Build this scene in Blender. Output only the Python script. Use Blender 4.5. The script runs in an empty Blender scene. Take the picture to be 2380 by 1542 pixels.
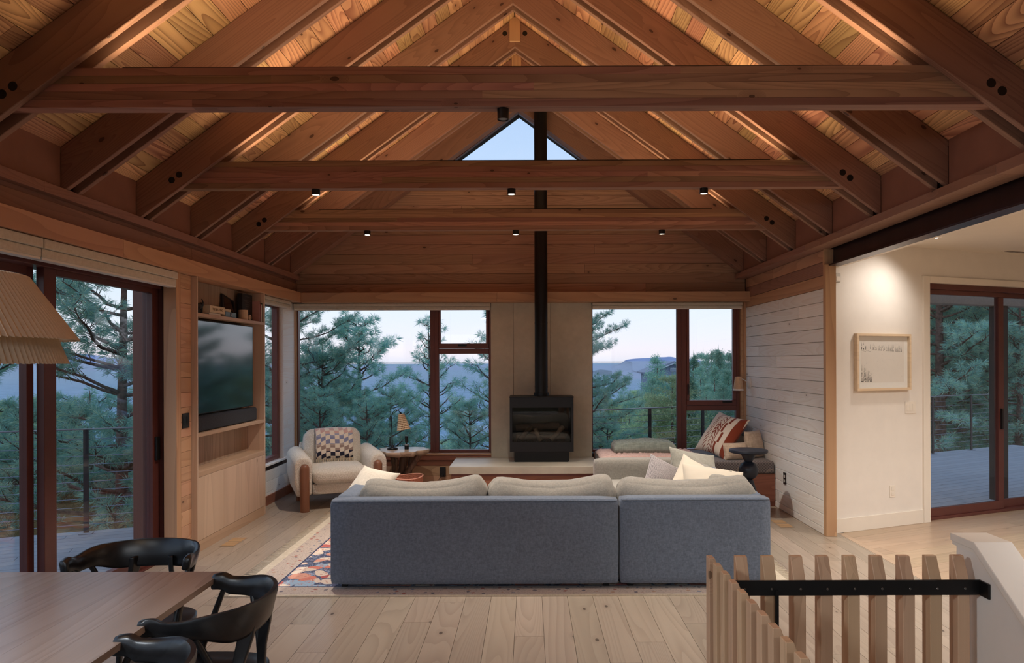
import bpy, bmesh, math, random
import numpy as np
from mathutils import Vector, Matrix, noise as mnoise

# ------------------------------------------------------------------ camera, sky, lamps, exposure
S = bpy.context.scene
COL = S.collection
R = math.radians
rnd = random.Random(7)
F = 1640.0; VX = 1231.0; VY = 840.0; EYE = 1.62     # measured on the 2380 x 1542 photograph
cam = bpy.data.cameras.new('camera'); camo = bpy.data.objects.new('camera', cam); COL.objects.link(camo)
camo.location = (0, 0, EYE); camo.rotation_euler = (R(90), 0.0033, 0)
cam.sensor_width = 36; cam.lens = F / 2380 * 36
cam.shift_x = -(VX - 1190) / 2380; cam.shift_y = (VY - 771) / 2380
cam.clip_start = 0.05; cam.clip_end = 60000
S.camera = camo

w = bpy.data.worlds.new('dusk_sky'); S.world = w; w.use_nodes = True
nt = w.node_tree; nt.nodes.clear()
tc = nt.nodes.new('ShaderNodeTexCoord'); sx = nt.nodes.new('ShaderNodeSeparateXYZ')
mr = nt.nodes.new('ShaderNodeMapRange'); mr.inputs[1].default_value = -1; mr.inputs[2].default_value = 1
rp = nt.nodes.new('ShaderNodeValToRGB'); bg = nt.nodes.new('ShaderNodeBackground'); wo = nt.nodes.new('ShaderNodeOutputWorld')
nt.links.new(tc.outputs['Generated'], sx.inputs[0]); nt.links.new(sx.outputs[2], mr.inputs[0])
nt.links.new(mr.outputs[0], rp.inputs[0]); nt.links.new(rp.outputs[0], bg.inputs[0]); nt.links.new(bg.outputs[0], wo.inputs[0])
SKY = [(-1.0, (.10, .13, .15)), (-.05, (.30, .38, .45)), (-.004, (.60, .62, .72)), (.012, (.73, .69, .75)), (.035, (.69, .71, .79)),
       (.085, (.62, .71, .80)), (.20, (.48, .61, .79)), (.34, (.37, .51, .74)), (.60, (.36, .50, .73)), (1.0, (.35, .48, .72))]
el = rp.color_ramp.elements
while len(el) < len(SKY): el.new(0.5)
for e, (z, c) in zip(el, SKY):
    e.position = (z + 1) / 2; e.color = (*c, 1)
bg.inputs[1].default_value = 1.42

def area(name, loc, rot, sx_, sy_, power, col):
    l = bpy.data.lights.new(name, 'AREA'); l.shape = 'RECTANGLE'; l.size = sx_; l.size_y = sy_; l.energy = power; l.color = col
    o = bpy.data.objects.new(name, l); COL.objects.link(o); o.location = loc; o.rotation_euler = rot; return o
def spot(name, loc, target, power, col, ang=70, blend=.5, r=.02):
    l = bpy.data.lights.new(name, 'SPOT'); l.energy = power; l.color = col; l.spot_size = R(ang); l.spot_blend = blend; l.shadow_soft_size = r
    o = bpy.data.objects.new(name, l); COL.objects.link(o); o.location = loc
    d = Vector(target) - Vector(loc); o.rotation_euler = d.to_track_quat('-Z', 'Y').to_euler(); return o
HAZE = .00013
WARM = (1.0, .70, .40); CANW = (1.0, .92, .82)
YT = [3.64 + .845 * k for k in range(-3, 7)]        # rafter pair centres; index 3 is the nearest truss in view
TZ0 = 2.922; TZ1 = 3.125                            # tie beam bottom and top
RX = -.135                                          # ridge
for k, yy in ((1, YT[1]), (3, YT[3]), (5, YT[5]), (7, YT[7])):
    for sgn in (-1, 1):
        area('uplight_strip_light', (RX + sgn * 1.0, yy, TZ1 + .02), (R(180), 0, 0), 1.9, .03, 11.0, WARM)
for yy, zz in ((YT[5], TZ0 - .06), (YT[7], TZ0 - .05)):
    for xx in (-1.61, -.133, 1.32):
        spot('can_light_beam', (xx, yy, zz), (xx, yy, 0), 125, CANW, 86, .6, .025)
# added cool fill spot beside the camera, standing in for missing daylight
spot('added_cool_fill_beam', (-2.55, .35, 2.60), (1.3, 3.3, .30), 210, (.84, .92, 1.0), 84, 1.0, .18)
# side room spotlight, then added unseen fill lamps
spot('downlight_or_fill_beam', (3.67, 6.39, 2.70), (3.22, 6.70, 1.75), 36, (1, .94, .88), 120, 1.0, .06)
spot('downlight_or_fill_beam', (4.6, 4.6, 2.70), (4.6, 4.6, 0), 420, (1, .94, .88), 150, 1, .08)  # added lamp without a fixture, brightens the side room
spot('downlight_or_fill_beam', (3.6, 3.2, 2.70), (3.6, 3.2, 0), 330, (1, .94, .88), 150, 1, .08)  # second added lamp, also unseen, filling the side room
area('added_rear_fill', (.2, -2.4, 2.85), (0, 0, 0), 3.2, .6, 100, (.94, .97, 1))  # added unseen fill from behind the camera

S.view_settings.view_transform = 'Standard'; S.view_settings.look = 'None'
S.view_settings.exposure = 0.0; S.view_settings.gamma = 1.0; S.view_settings.use_curve_mapping = False
cy = S.cycles
cy.use_denoising = True; cy.max_bounces = 6; cy.diffuse_bounces = 4; cy.use_adaptive_sampling = True; cy.adaptive_threshold = .015; cy.glossy_bounces = 3; cy.transmission_bounces = 4
cy.transparent_max_bounces = 10; cy.volume_bounces = 0; cy.caustics_reflective = False; cy.caustics_refractive = False
cy.sample_clamp_indirect = 4.0; cy.blur_glossy = 0.5
try: cy.denoiser = 'OPENIMAGEDENOISE'
except Exception: pass

# ------------------------------------------------------------------ mesh helpers
class MB:
    def __init__(s): s.v = []; s.f = []
    def add(s, vs, fs):
        b = len(s.v); s.v += [tuple(p) for p in vs]; s.f += [tuple(i + b for i in f) for f in fs]; return s
    def box(s, x0, x1, y0, y1, z0, z1):
        return s.add([(x0,y0,z0),(x1,y0,z0),(x1,y1,z0),(x0,y1,z0),(x0,y0,z1),(x1,y0,z1),(x1,y1,z1),(x0,y1,z1)],
                     [(0,3,2,1),(4,5,6,7),(0,1,5,4),(1,2,6,5),(2,3,7,6),(3,0,4,7)])
    def prism(s, poly, axis, a, b):
        """poly in the plane across axis: x->(y,z), y->(x,z), z->(x,y)"""
        n = len(poly)
        def P(p, t): return {'x': (t, p[0], p[1]), 'y': (p[0], t, p[1]), 'z': (p[0], p[1], t)}[axis]
        area_ = sum(poly[i][0] * poly[(i+1) % n][1] - poly[(i+1) % n][0] * poly[i][1] for i in range(n))
        if (area_ < 0) != (axis == 'y'): poly = poly[::-1]
        vs = [P(p, a) for p in poly] + [P(p, b) for p in poly]
        if a > b: vs = [P(p, b) for p in poly] + [P(p, a) for p in poly]
        fs = [tuple(range(n))[::-1], tuple(range(n, 2*n))] + [(i, (i+1) % n, n + (i+1) % n, n + i) for i in range(n)]
        return s.add(vs, fs)
    def tube(s, pts, rad, n=8, cap=True):
        pts = [Vector(p) for p in pts]
        if not hasattr(rad, '__len__'): rad = [rad] * len(pts)
        vs = []; up = None
        for i, p in enumerate(pts):
            t = (pts[min(i+1, len(pts)-1)] - pts[max(i-1, 0)])
            if t.length < 1e-9: t = Vector((0, 0, 1))
            t.normalize()
            if up is None: up = t.orthogonal().normalized()
            up = (up - t * up.dot(t)); up = up.normalized() if up.length > 1e-6 else t.orthogonal().normalized()
            sd = t.cross(up)
            for k in range(n):
                a = 2 * math.pi * k / n
                vs.append(p + (up * math.cos(a) + sd * math.sin(a)) * rad[i])
        fs = []
        for i in range(len(pts) - 1):
            for k in range(n):
                k2 = (k + 1) % n
                fs.append((i*n + k, i*n + k2, (i+1)*n + k2, (i+1)*n + k))
        if cap: fs += [tuple(range(n))[::-1], tuple((len(pts)-1)*n + k for k in range(n))]
        return s.add(vs, fs)
    def lathe(s, prof, c=(0, 0, 0), n=32):
        """prof: (radius, z) from bottom to top, axis z"""
        vs = []; fs = []
        for r, z in prof:
            for k in range(n):
                a = 2 * math.pi * k / n; vs.append((c[0] + r*math.cos(a), c[1] + r*math.sin(a), c[2] + z))
        for i in range(len(prof) - 1):
            for k in range(n):
                k2 = (k+1) % n; fs.append((i*n+k, i*n+k2, (i+1)*n+k2, (i+1)*n+k))
        fs += [tuple(range(n))[::-1], tuple((len(prof)-1)*n + k for k in range(n))]
        return s.add(vs, fs)
    def obj(s, name, mat, parent=None, smooth=False, bevel=0, seg=2, M=None):
        me = bpy.data.meshes.new(name); me.from_pydata(s.v, [], s.f); me.update()
        if smooth: me.polygons.foreach_set('use_smooth', [True] * len(me.polygons))
        o = bpy.data.objects.new(name, me); COL.objects.link(o)
        if mat: me.materials.append(mat)
        if parent: o.parent = parent
        if M is not None: o.matrix_local = M
        if bevel:
            b = o.modifiers.new('b', 'BEVEL'); b.width = bevel; b.segments = seg; b.limit_method = 'ANGLE'; b.angle_limit = R(35)
            if smooth is False and seg > 1:
                me.polygons.foreach_set('use_smooth', [True] * len(me.polygons)); b.harden_normals = False
                o.modifiers.new('w', 'WEIGHTED_NORMAL')
        return o
def bx(name, x0, x1, y0, y1, z0, z1, mat, parent=None, bevel=0, seg=2, M=None):
    return MB().box(x0, x1, y0, y1, z0, z1).obj(name, mat, parent, bevel=bevel, seg=seg, M=M)
def auto_smooth(o, ang=40):
    me = o.data; me.polygons.foreach_set('use_smooth', [True] * len(me.polygons))
    bm = bmesh.new(); bm.from_mesh(me)
    for e in bm.edges:
        if len(e.link_faces) == 2 and e.calc_face_angle(0) > R(ang): e.smooth = False
    bm.to_mesh(me); bm.free(); return o
def thing(name, label, cat, loc=(0, 0, 0), rz=0, group=None):
    o = bpy.data.objects.new(name, None); COL.objects.link(o); o.location = loc; o.rotation_euler = (0, 0, rz)
    o.empty_display_size = .1; o['label'] = label; o['category'] = cat
    if group: o['group'] = group
    return o
def tag(o, label, cat, group=None, kind=None):
    o['label'] = label; o['category'] = cat
    if group: o['group'] = group
    if kind: o['kind'] = kind
    return o
def struct(o): o['kind'] = 'structure'; return o
def stuff(o): o['kind'] = 'stuff'; return o
def sempty(name, loc=(0,0,0)):
    o = bpy.data.objects.new(name, None); COL.objects.link(o); o.location = loc; o.empty_display_size = .1; o['kind'] = 'structure'; return o
def np_mesh(name, V, T, mat, parent=None):
    """triangle soup: V (n,3), T (m,3)"""
    me = bpy.data.meshes.new(name)
    me.vertices.add(len(V)); me.vertices.foreach_set('co', np.asarray(V, dtype=np.float32).ravel())
    me.loops.add(len(T) * 3); me.loops.foreach_set('vertex_index', np.asarray(T, dtype=np.int32).ravel())
    me.polygons.add(len(T)); me.polygons.foreach_set('loop_start', np.arange(0, len(T)*3, 3, dtype=np.int32))

    me.update(calc_edges=True); me.materials.append(mat)
    if name is None: return me
    o = bpy.data.objects.new(name, me); COL.objects.link(o)
    if parent: o.parent = parent
    return o

# ------------------------------------------------------------------ materials
def srgb(r, g, b):
    f = lambda c: (c/255/12.92) if c/255 <= .04045 else ((c/255 + .055)/1.055) ** 2.4
    return (f(r), f(g), f(b), 1)
class NT:
    def __init__(s, name):
        s.m = bpy.data.materials.new(name); s.m.use_nodes = True; s.t = s.m.node_tree; s.t.nodes.clear()
        s.o = s.n('ShaderNodeOutputMaterial')
    def n(s, typ, **kw):
        nd = s.t.nodes.new(typ)
        for k, v in kw.items(): setattr(nd, k, v)
        return nd
    def l(s, a, b): s.t.links.new(a, b)
    def val(s, x, sock):
        if hasattr(x, 'links') or isinstance(x, bpy.types.NodeSocket): s.l(x, sock)
        else: sock.default_value = x
    def math(s, op, a, b=0.0, c=0.0):
        nd = s.n('ShaderNodeMath', operation=op); s.val(a, nd.inputs[0]); s.val(b, nd.inputs[1]); s.val(c, nd.inputs[2]); return nd.outputs[0]
    def vmath(s, op, a, b):
        nd = s.n('ShaderNodeVectorMath', operation=op); s.val(a, nd.inputs[0]); s.val(b, nd.inputs[1]); return nd.outputs[0]
    def mix(s, fac, a, b, mode='MIX'):
        nd = s.n('ShaderNodeMix', data_type='RGBA', blend_type=mode); s.val(fac, nd.inputs[0]); s.val(a, nd.inputs[6]); s.val(b, nd.inputs[7]); return nd.outputs[2]
    def ramp(s, fac, stops, interp='LINEAR'):
        nd = s.n('ShaderNodeValToRGB'); nd.color_ramp.interpolation = interp; e = nd.color_ramp.elements
        while len(e) < len(stops): e.new(.5)
        for x, (p, c) in zip(e, stops): x.position = p; x.color = c if len(c) == 4 else (*c, 1)
        s.l(fac, nd.inputs[0]); return nd.outputs[0]
    def noise(s, vec, scale, detail=2, rough=.5, dist=0.0, out=0):
        nd = s.n('ShaderNodeTexNoise'); nd.inputs['Scale'].default_value = scale; nd.inputs['Detail'].default_value = detail
        nd.inputs['Roughness'].default_value = rough; nd.inputs['Distortion'].default_value = dist
        if vec is not None: s.l(vec, nd.inputs['Vector'])
        return nd.outputs[out]
    def vor(s, vec, scale, feature='F1', out='Distance', rand=1.0):
        nd = s.n('ShaderNodeTexVoronoi', feature=feature); nd.inputs['Scale'].default_value = scale; nd.inputs['Randomness'].default_value = rand
        s.l(vec, nd.inputs['Vector']); return nd.outputs[out]
    def objco(s): return s.n('ShaderNodeTexCoord').outputs['Object']
    def rand(s): return s.n('ShaderNodeObjectInfo').outputs['Random']
    def bsdf(s, col, rough=.5, metal=0.0, spec=.5, bump=None, bs=.2, bd=.01, sheen=0, coat=0):
        p = s.n('ShaderNodeBsdfPrincipled'); s.val(col, p.inputs['Base Color']); s.val(rough, p.inputs['Roughness'])
        p.inputs['Metallic'].default_value = metal; p.inputs['Specular IOR Level'].default_value = spec
        if sheen: p.inputs['Sheen Weight'].default_value = sheen
        if coat: p.inputs['Coat Weight'].default_value = coat; p.inputs['Coat Roughness'].default_value = .12
        if bump is not None:
            b = s.n('ShaderNodeBump'); b.inputs['Strength'].default_value = bs; b.inputs['Distance'].default_value = bd
            s.val(bump, b.inputs['Height']); s.l(b.outputs[0], p.inputs['Normal'])
        s.l(p.outputs[0], s.o.inputs[0]); s.p = p; return s.m

def _ds(c, k=.16, g=1.06):
    L = .3*c[0] + .6*c[1] + .1*c[2]; return tuple(min(.95, (x*(1-k) + L*k)*g) for x in c[:3]) + (1,)
def wood(name, light, mid, dark, axis='x', rings=7.0, contrast=.75, rough=.6, knots=.6, var=.5, spec=.35, fscale=1.0, coat=0, tint=None):
    """sawn timber: growth-ring contour lines stretched along axis, fibre, knots, tone per board"""
    light, mid, dark = _ds(light), _ds(mid), _ds(dark)
    t = NT(name); co = t.objco(); r = t.rand()
    cmb = t.n('ShaderNodeCombineXYZ')
    t.l(t.math('MULTIPLY', r, 61.0), cmb.inputs[0]); t.l(t.math('MULTIPLY', r, 37.3), cmb.inputs[1]); t.l(t.math('MULTIPLY', r, 91.7), cmb.inputs[2])
    v = t.vmath('ADD', co, cmb.outputs[0])
    st = {'x': (.075, 1, 1), 'y': (1, .075, 1), 'z': (1, 1, .075)}[axis]
    sf = {'x': (.02, 1, 1), 'y': (1, .02, 1), 'z': (1, 1, .02)}[axis]
    sk = {'x': (.45, 1, 1), 'y': (1, .45, 1), 'z': (1, 1, .45)}[axis]
    vg = t.vmath('MULTIPLY', v, st); vf = t.vmath('MULTIPLY', v, sf); vk = t.vmath('MULTIPLY', v, sk)
    # knots: scattered over the unrolled surface of the board
    sv = t.n('ShaderNodeSeparateXYZ'); t.l(v, sv.inputs[0]); ia = 'xyz'.index(axis); ot = [q for q in (0, 1, 2) if q != ia]
    k2 = t.n('ShaderNodeCombineXYZ'); t.l(t.math('MULTIPLY', sv.outputs[ia], .5), k2.inputs[0]); t.l(t.math('ADD', sv.outputs[ot[0]], sv.outputs[ot[1]]), k2.inputs[1])
    kc = t.n('ShaderNodeTexVoronoi', voronoi_dimensions='2D'); kc.inputs['Scale'].default_value = 4.0 * fscale; t.l(k2.outputs[0], kc.inputs['Vector']); kd = kc.outputs['Distance']
    sep = t.n('ShaderNodeSeparateColor'); t.l(kc.outputs['Color'], sep.inputs[0])
    kn = t.math('GREATER_THAN', sep.outputs[0], 1 - min(1, knots * .42))
    rad = t.math('MULTIPLY_ADD', sep.outputs[1], .030, .018)
    core = t.math('MULTIPLY', t.math('LESS_THAN', kd, rad), kn)
    halo = t.math('MULTIPLY', t.math('MULTIPLY', t.math('SUBTRACT', .15, t.math('MINIMUM', kd, .15)), 6.5), kn)
    n1 = t.noise(vg, 3.4 * fscale, 1.5, .45, .3)
    n2 = t.math('ADD', n1, t.math('MULTIPLY', halo, .35))
    ring = t.math('FRACT', t.math('MULTIPLY', n2, rings * 2))
    ring = t.math('POWER', ring, 2.2)
    fib = t.noise(vf, 130 * fscale, 3, .6)
    big = t.noise(vg, 1.3 * fscale, 2, .5)
    m1 = t.mix(ring, mid, dark); 
    fac = t.math('MULTIPLY', ring, contrast)
    c = t.mix(fac, light, dark)
    c = t.mix(t.math('MULTIPLY', t.math('SUBTRACT', fib, .3), .55), c, mid)
    c = t.mix(t.math('MULTIPLY', t.math('SUBTRACT', big, .42), 1.2), c, mid)
    # tone of the whole board
    wn = t.n('ShaderNodeTexWhiteNoise', noise_dimensions='1D'); t.l(r, wn.inputs['W'])
    hs = t.n('ShaderNodeHueSaturation'); t.l(c, hs.inputs['Color'])
    t.l(t.math('ADD', 1 - var * .5, t.math('MULTIPLY', wn.outputs['Value'], var)), hs.inputs['Value'])
    wn2 = t.n('ShaderNodeTexWhiteNoise', noise_dimensions='1D'); t.l(t.math('ADD', r, 3.7), wn2.inputs['W'])
    t.l(t.math('ADD', .5 - var * .035, t.math('MULTIPLY', wn2.outputs['Value'], var * .07)), hs.inputs['Hue'])
    c = hs.outputs[0]
    c = t.mix(t.math('MULTIPLY', halo, .35), c, dark)
    dk = tuple(x * .34 for x in dark[:3]) + (1,)
    c = t.mix(t.math('MULTIPLY', core, .8), c, dk)
    return t.bsdf(c, rough, 0, spec, t.math('ADD', t.math('MULTIPLY', fib, .5), t.math('MULTIPLY', ring, -.4)), .12, .003, coat=coat)
def plain(name, col, rough=.5, metal=0, spec=.5, nz=.06, scale=40, bump=.1, coat=0):
    t = NT(name); co = t.objco(); n = t.noise(co, scale, 3, .6)
    d = tuple(x * (1 - nz * 2) for x in col[:3]) + (1,); l = tuple(min(1, x * (1 + nz)) for x in col[:3]) + (1,)
    return t.bsdf(t.ramp(n, [(.3, d), (.7, l)]), rough, metal, spec, n, bump, .002, coat=coat)
def fabric(name, a, b, scale=260, rough=.92, big=.12, sheen=.25, bs=.35):
    t = NT(name); co = t.objco()
    sx_ = t.noise(t.vmath('MULTIPLY', co, (1, .12, .12)), scale, 2, .6); sz_ = t.noise(t.vmath('MULTIPLY', co, (.12, .12, 1)), scale, 2, .6)
    sy_ = t.noise(t.vmath('MULTIPLY', co, (.12, 1, .12)), scale, 2, .6)
    wv = t.math('MULTIPLY', t.math('ADD', t.math('ADD', sx_, sz_), sy_), .3333)
    c = t.ramp(wv, [(.40, a), (.60, b)])
    bgn = t.noise(co, 3.0, 3, .6)
    c = t.mix(t.math('MULTIPLY', t.math('SUBTRACT', bgn, .35), big * 2), c, tuple(x * .6 for x in a[:3]) + (1,))
    return t.bsdf(c, rough, 0, .15, wv, bs, .003, sheen=sheen)
def boucle(name, a, b, scale=90):
    t = NT(name); co = t.objco(); v = t.vor(co, scale); n = t.noise(co, scale * .6, 3, .6)
    h = t.math('ADD', t.math('MULTIPLY', v, -1.0), n)
    return t.bsdf(t.ramp(v, [(.15, b), (.75, a)]), .95, 0, .1, h, .8, .006, sheen=.3)
def glass(name='window_glass', tint=(.985, .99, .99, 1), rough=0.0):
    t = NT(name); tr = t.n('ShaderNodeBsdfTransparent'); tr.inputs[0].default_value = tint
    gl = t.n('ShaderNodeBsdfGlossy'); gl.inputs['Roughness'].default_value = rough; gl.inputs[0].default_value = (1, 1, 1, 1)
    ge = t.n('ShaderNodeNewGeometry'); dt = t.n('ShaderNodeVectorMath', operation='DOT_PRODUCT'); t.l(ge.outputs['Normal'], dt.inputs[0]); t.l(ge.outputs['Incoming'], dt.inputs[1])
    sch = t.math('MULTIPLY_ADD', t.math('POWER', t.math('SUBTRACT', 1.0, t.math('ABSOLUTE', dt.outputs['Value'])), 5.0), .90, .035)
    mx = t.n('ShaderNodeMixShader'); t.l(t.math('MULTIPLY', sch, .85), mx.inputs[0]); t.l(tr.outputs[0], mx.inputs[1]); t.l(gl.outputs[0], mx.inputs[2])
    t.l(mx.outputs[0], t.o.inputs[0]); return t.m
def emit(name, col, s):
    t = NT(name); e = t.n('ShaderNodeEmission'); e.inputs[0].default_value = (*col, 1); e.inputs[1].default_value = s; t.l(e.outputs[0], t.o.inputs[0]); return t.m

FIR = (srgb(205, 150, 104), srgb(184, 124, 84), srgb(128, 74, 50))
GLU = (srgb(176, 124, 92), srgb(160, 106, 80), srgb(118, 72, 54))
M = {}
M['deck'] = wood('roof_deck_fir', srgb(222, 172, 116), srgb(196, 134, 90), srgb(120, 62, 36), 'y', 20, .80, .55, .5, .60)
M['raft'] = wood('rafter_fir', srgb(158, 114, 90), srgb(142, 99, 78), srgb(104, 67, 52), 'x', 20, .45, .6, 1.3, .16)
M['tie'] = wood('glulam_fir', srgb(172, 130, 103), srgb(152, 107, 84), srgb(106, 68, 52), 'x', 16, .5, .6, .9, .62)
M['gable'] = wood('gable_hemlock', srgb(190, 146, 114), srgb(170, 125, 95), srgb(122, 82, 60), 'x', 16, .5, .6, .35, .26)
M['trimx'] = wood('trim_hemlock_x', srgb(200, 150, 110), srgb(184, 130, 92), srgb(140, 92, 64), 'x', 6, .42, .55, .1, .2)
M['trimy'] = wood('trim_hemlock_y', srgb(200, 150, 110), srgb(184, 130, 92), srgb(140, 92, 64), 'y', 6, .42, .55, .1, .2)
M['trimz'] = wood('trim_hemlock_z', srgb(206, 160, 112), srgb(190, 138, 92), srgb(150, 100, 62), 'z', 6, .42, .55, .2, .15)
M['fasc'] = wood('fascia_hemlock', srgb(156, 112, 92), srgb(142, 98, 80), srgb(110, 72, 58), 'y', 14, .42, .55, .2, .16)
M['plky'] = wood('wall_plank_daylit_y', srgb(250, 246, 238), srgb(240, 231, 218), srgb(214, 196, 176), 'y', 18, .34, .5, .5, .16)  # hemlock whitened to carry the window daylight in its colour
M['plkx'] = wood('wall_plank_x', srgb(206, 160, 118), srgb(188, 140, 100), srgb(148, 104, 70), 'x', 6, .42, .5, .35, .25)
M['plkl'] = wood('wall_plank_left', srgb(214, 166, 124), srgb(198, 144, 104), srgb(158, 106, 74), 'y', 6, .45, .5, .3, .2)
M['block'] = plain('painted_blocking', srgb(140, 98, 82), .6, nz=.05, scale=6)
M['oakf'] = wood('oak_floor', srgb(164, 147, 128), srgb(152, 133, 113), srgb(120, 99, 82), 'y', 14, .38, .32, .9, .17, spec=.5)
M['oakw'] = wood('oak_floor_wing', srgb(184, 156, 124), srgb(168, 138, 106), srgb(146, 114, 84), 'x', 5, .38, .30, .4, .17, spec=.5)
M['cabz'] = wood('cabinet_oak_z', srgb(214, 182, 152), srgb(198, 164, 133), srgb(160, 124, 94), 'z', 4, .3, .5, .2, .10)
M['caby'] = wood('cabinet_oak_y', srgb(198, 162, 128), srgb(182, 144, 112), srgb(150, 112, 82), 'y', 4, .3, .5, .3, .10)
M['niche'] = wood('niche_oak', srgb(178, 150, 124), srgb(160, 130, 104), srgb(122, 94, 74), 'z', 5, .4, .6, .4, .14)
M['walnut'] = wood('table_walnut', srgb(184, 160, 142), srgb(162, 134, 114), srgb(128, 102, 84), 'y', 9, .30, .24, .15, .16, spec=.5)
M['balu'] = wood('baluster_oak', srgb(208, 166, 124), srgb(190, 146, 104), srgb(164, 120, 82), 'z', 8, .4, .5, .05, .16)
M['legw'] = wood('chair_leg_walnut', srgb(146, 92, 62), srgb(124, 74, 48), srgb(86, 48, 30), 'z', 8, .5, .4, 0, .1)
M['root'] = wood('root_wood', srgb(134, 100, 74), srgb(108, 78, 56), srgb(64, 44, 32), 'z', 9, .7, .55, .5, .2)
M['frame'] = wood('window_frame_redwood', srgb(122, 62, 48), srgb(106, 50, 38), srgb(84, 38, 30), 'z', 8, .25, .38, 0, .1, spec=.5)
M['framex'] = wood('window_frame_redwood_rail', srgb(122, 62, 48), srgb(106, 50, 38), srgb(84, 38, 30), 'x', 8, .25, .38, 0, .1, spec=.5)
M['dframe'] = plain('door_frame_clad', srgb(96, 52, 46), .35, nz=.05, scale=8)
M['red'] = wood('bench_redwood', srgb(160, 96, 66), srgb(138, 76, 50), srgb(104, 54, 36), 'x', 7, .4, .45, 0, .12)
M['gap'] = plain('joint_shadow_backing', srgb(62, 42, 32), .9)
M['white'] = plain('white_wall_paint', srgb(230, 222, 212), .75, nz=.015, scale=6, bump=.02)
M['whitet'] = plain('white_trim_paint', srgb(232, 222, 208), .45, nz=.01, scale=6, bump=.01)
M['ceilw'] = plain('white_ceiling_paint', srgb(222, 212, 198), .8, nz=.01, scale=6, bump=.01)
M['steel'] = plain('dark_bronze_steel', srgb(70, 52, 52), .34, .6, .5, .10, 5)
M['blk'] = plain('black_metal', srgb(22, 21, 21), .42, .3, .5, .05, 20)
M['blkp'] = plain('black_plastic', srgb(18, 18, 20), .45, 0, .5, .05, 20)
M['screen'] = plain('television_screen', srgb(7, 8, 10), .07, 0, .6, .02, 10, 0.0, coat=.6)
M['conc'] = NT('board_formed_plaster')
_t = M['conc']; _c = _t.objco(); _n = _t.noise(_c, 2.2, 5, .6); _n2 = _t.noise(_c, 14, 3, .6)
M['conc'] = _t.bsdf(_t.ramp(_t.math('ADD', _t.math('MULTIPLY', _n, .7), _t.math('MULTIPLY', _n2, .3)), [(.3, srgb(186, 178, 158)), (.7, srgb(212, 203, 182))]), .7, 0, .3, _n2, .08, .004)
M['hearth'] = NT('hearth_concrete')
_t = M['hearth']; _c = _t.objco(); _n = _t.noise(_c, 3, 5, .6)
M['hearth'] = _t.bsdf(_t.ramp(_n, [(.3, srgb(168, 158, 142)), (.7, srgb(192, 182, 164))]), .42, 0, .5, _n, .05, .003)
M['shade'] = fabric('roller_blind_cloth', srgb(198, 186, 166), srgb(212, 202, 184), 300, .8, .02)
M['glass'] = glass()
M['sofa'] = fabric('linen_cool_lit', srgb(94, 104, 119), srgb(118, 129, 145), 420, .95, .10)  # frame copy of the linen, cool dusk light put into its colour
M['sofac'] = fabric('linen_warm_lit', srgb(142, 139, 131), srgb(168, 163, 153), 420, .95, .08)  # cushion copy of the same linen, warm spot light put into its colour
M['boucle'] = boucle('cream_boucle', srgb(236, 228, 216), srgb(210, 198, 180), 130)
M['ebony'] = wood('ebonised_ash', srgb(30, 30, 32), srgb(20, 20, 22), srgb(12, 12, 13), 'x', 8, .5, .30, 0, .05, spec=.6)
M['lamp'] = plain('pleated_paper', srgb(200, 180, 156), .8, nz=.04, scale=60)
M['canlit'] = emit('lit_lens', (1, .86, .66), 22.0)
M['canoff'] = plain('unlit_lens', srgb(150, 150, 155), .2, .2)

# ================================================================== THE ROOM
BW = 8.88            # inner face of the back wall
XL = -2.967; XR = 2.718; HL = -2.817; P = .73
BLK_L = RX - 2.79; BLK_R = RX + 2.755
def zun(x): return EYE + 3.097 - P * abs(x - RX)     # rafter underside
def zdeck(x): return zun(x) + .29                    # deck underside
YREAR = -3.6

# ---- floor
fl = struct(MB().box(XL - .2, .66, YREAR, 9.1, -.25, -.016).box(.66, 1.62, 2.56, 9.1, -.25, -.016).box(.66, 1.62, YREAR, -.6, -.25, -.016)
            .box(1.62, 2.9, YREAR, 9.1, -.25, -.016).prism([(2.9, YREAR), (9.2, YREAR), (9.2, 9.4), (2.9, 6.8)], 'z', -.25, -.016).obj('floor', M['gap']))
def floor_board(x0, x1, y0, y1):
    bx('floor_board', x0 + .0011, x1 - .0011, y0 + .001, y1 - .001, -.016, 0, M['oakf'], fl)
k0 = int(math.floor((XL + .0947) / .174))
x = -.0947 + .174 * k0
while x < 2.88:
    x0 = max(x, XL - .1); x1 = min(x + .174, 2.88)
    ys = .6
    if x1 > .67 and x0 < 1.60: ys = 2.565
    ye = 9.0
    y = ys; first = True
    while y < ye:
        L = rnd.uniform(1.3, 2.6) * (rnd.random() if first else 1); first = False
        L = max(L, .35)
        y2 = min(y + L, ye)
        if ye - y2 < .3: y2 = ye
        if x1 > x0 + .01: floor_board(x0, x1, y, y2)
        y = y2
    x += .174
bx('floor_threshold', 2.8815, 2.9385, .6, 6.60, -.016, .0005, M['oakw'], fl)
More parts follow.
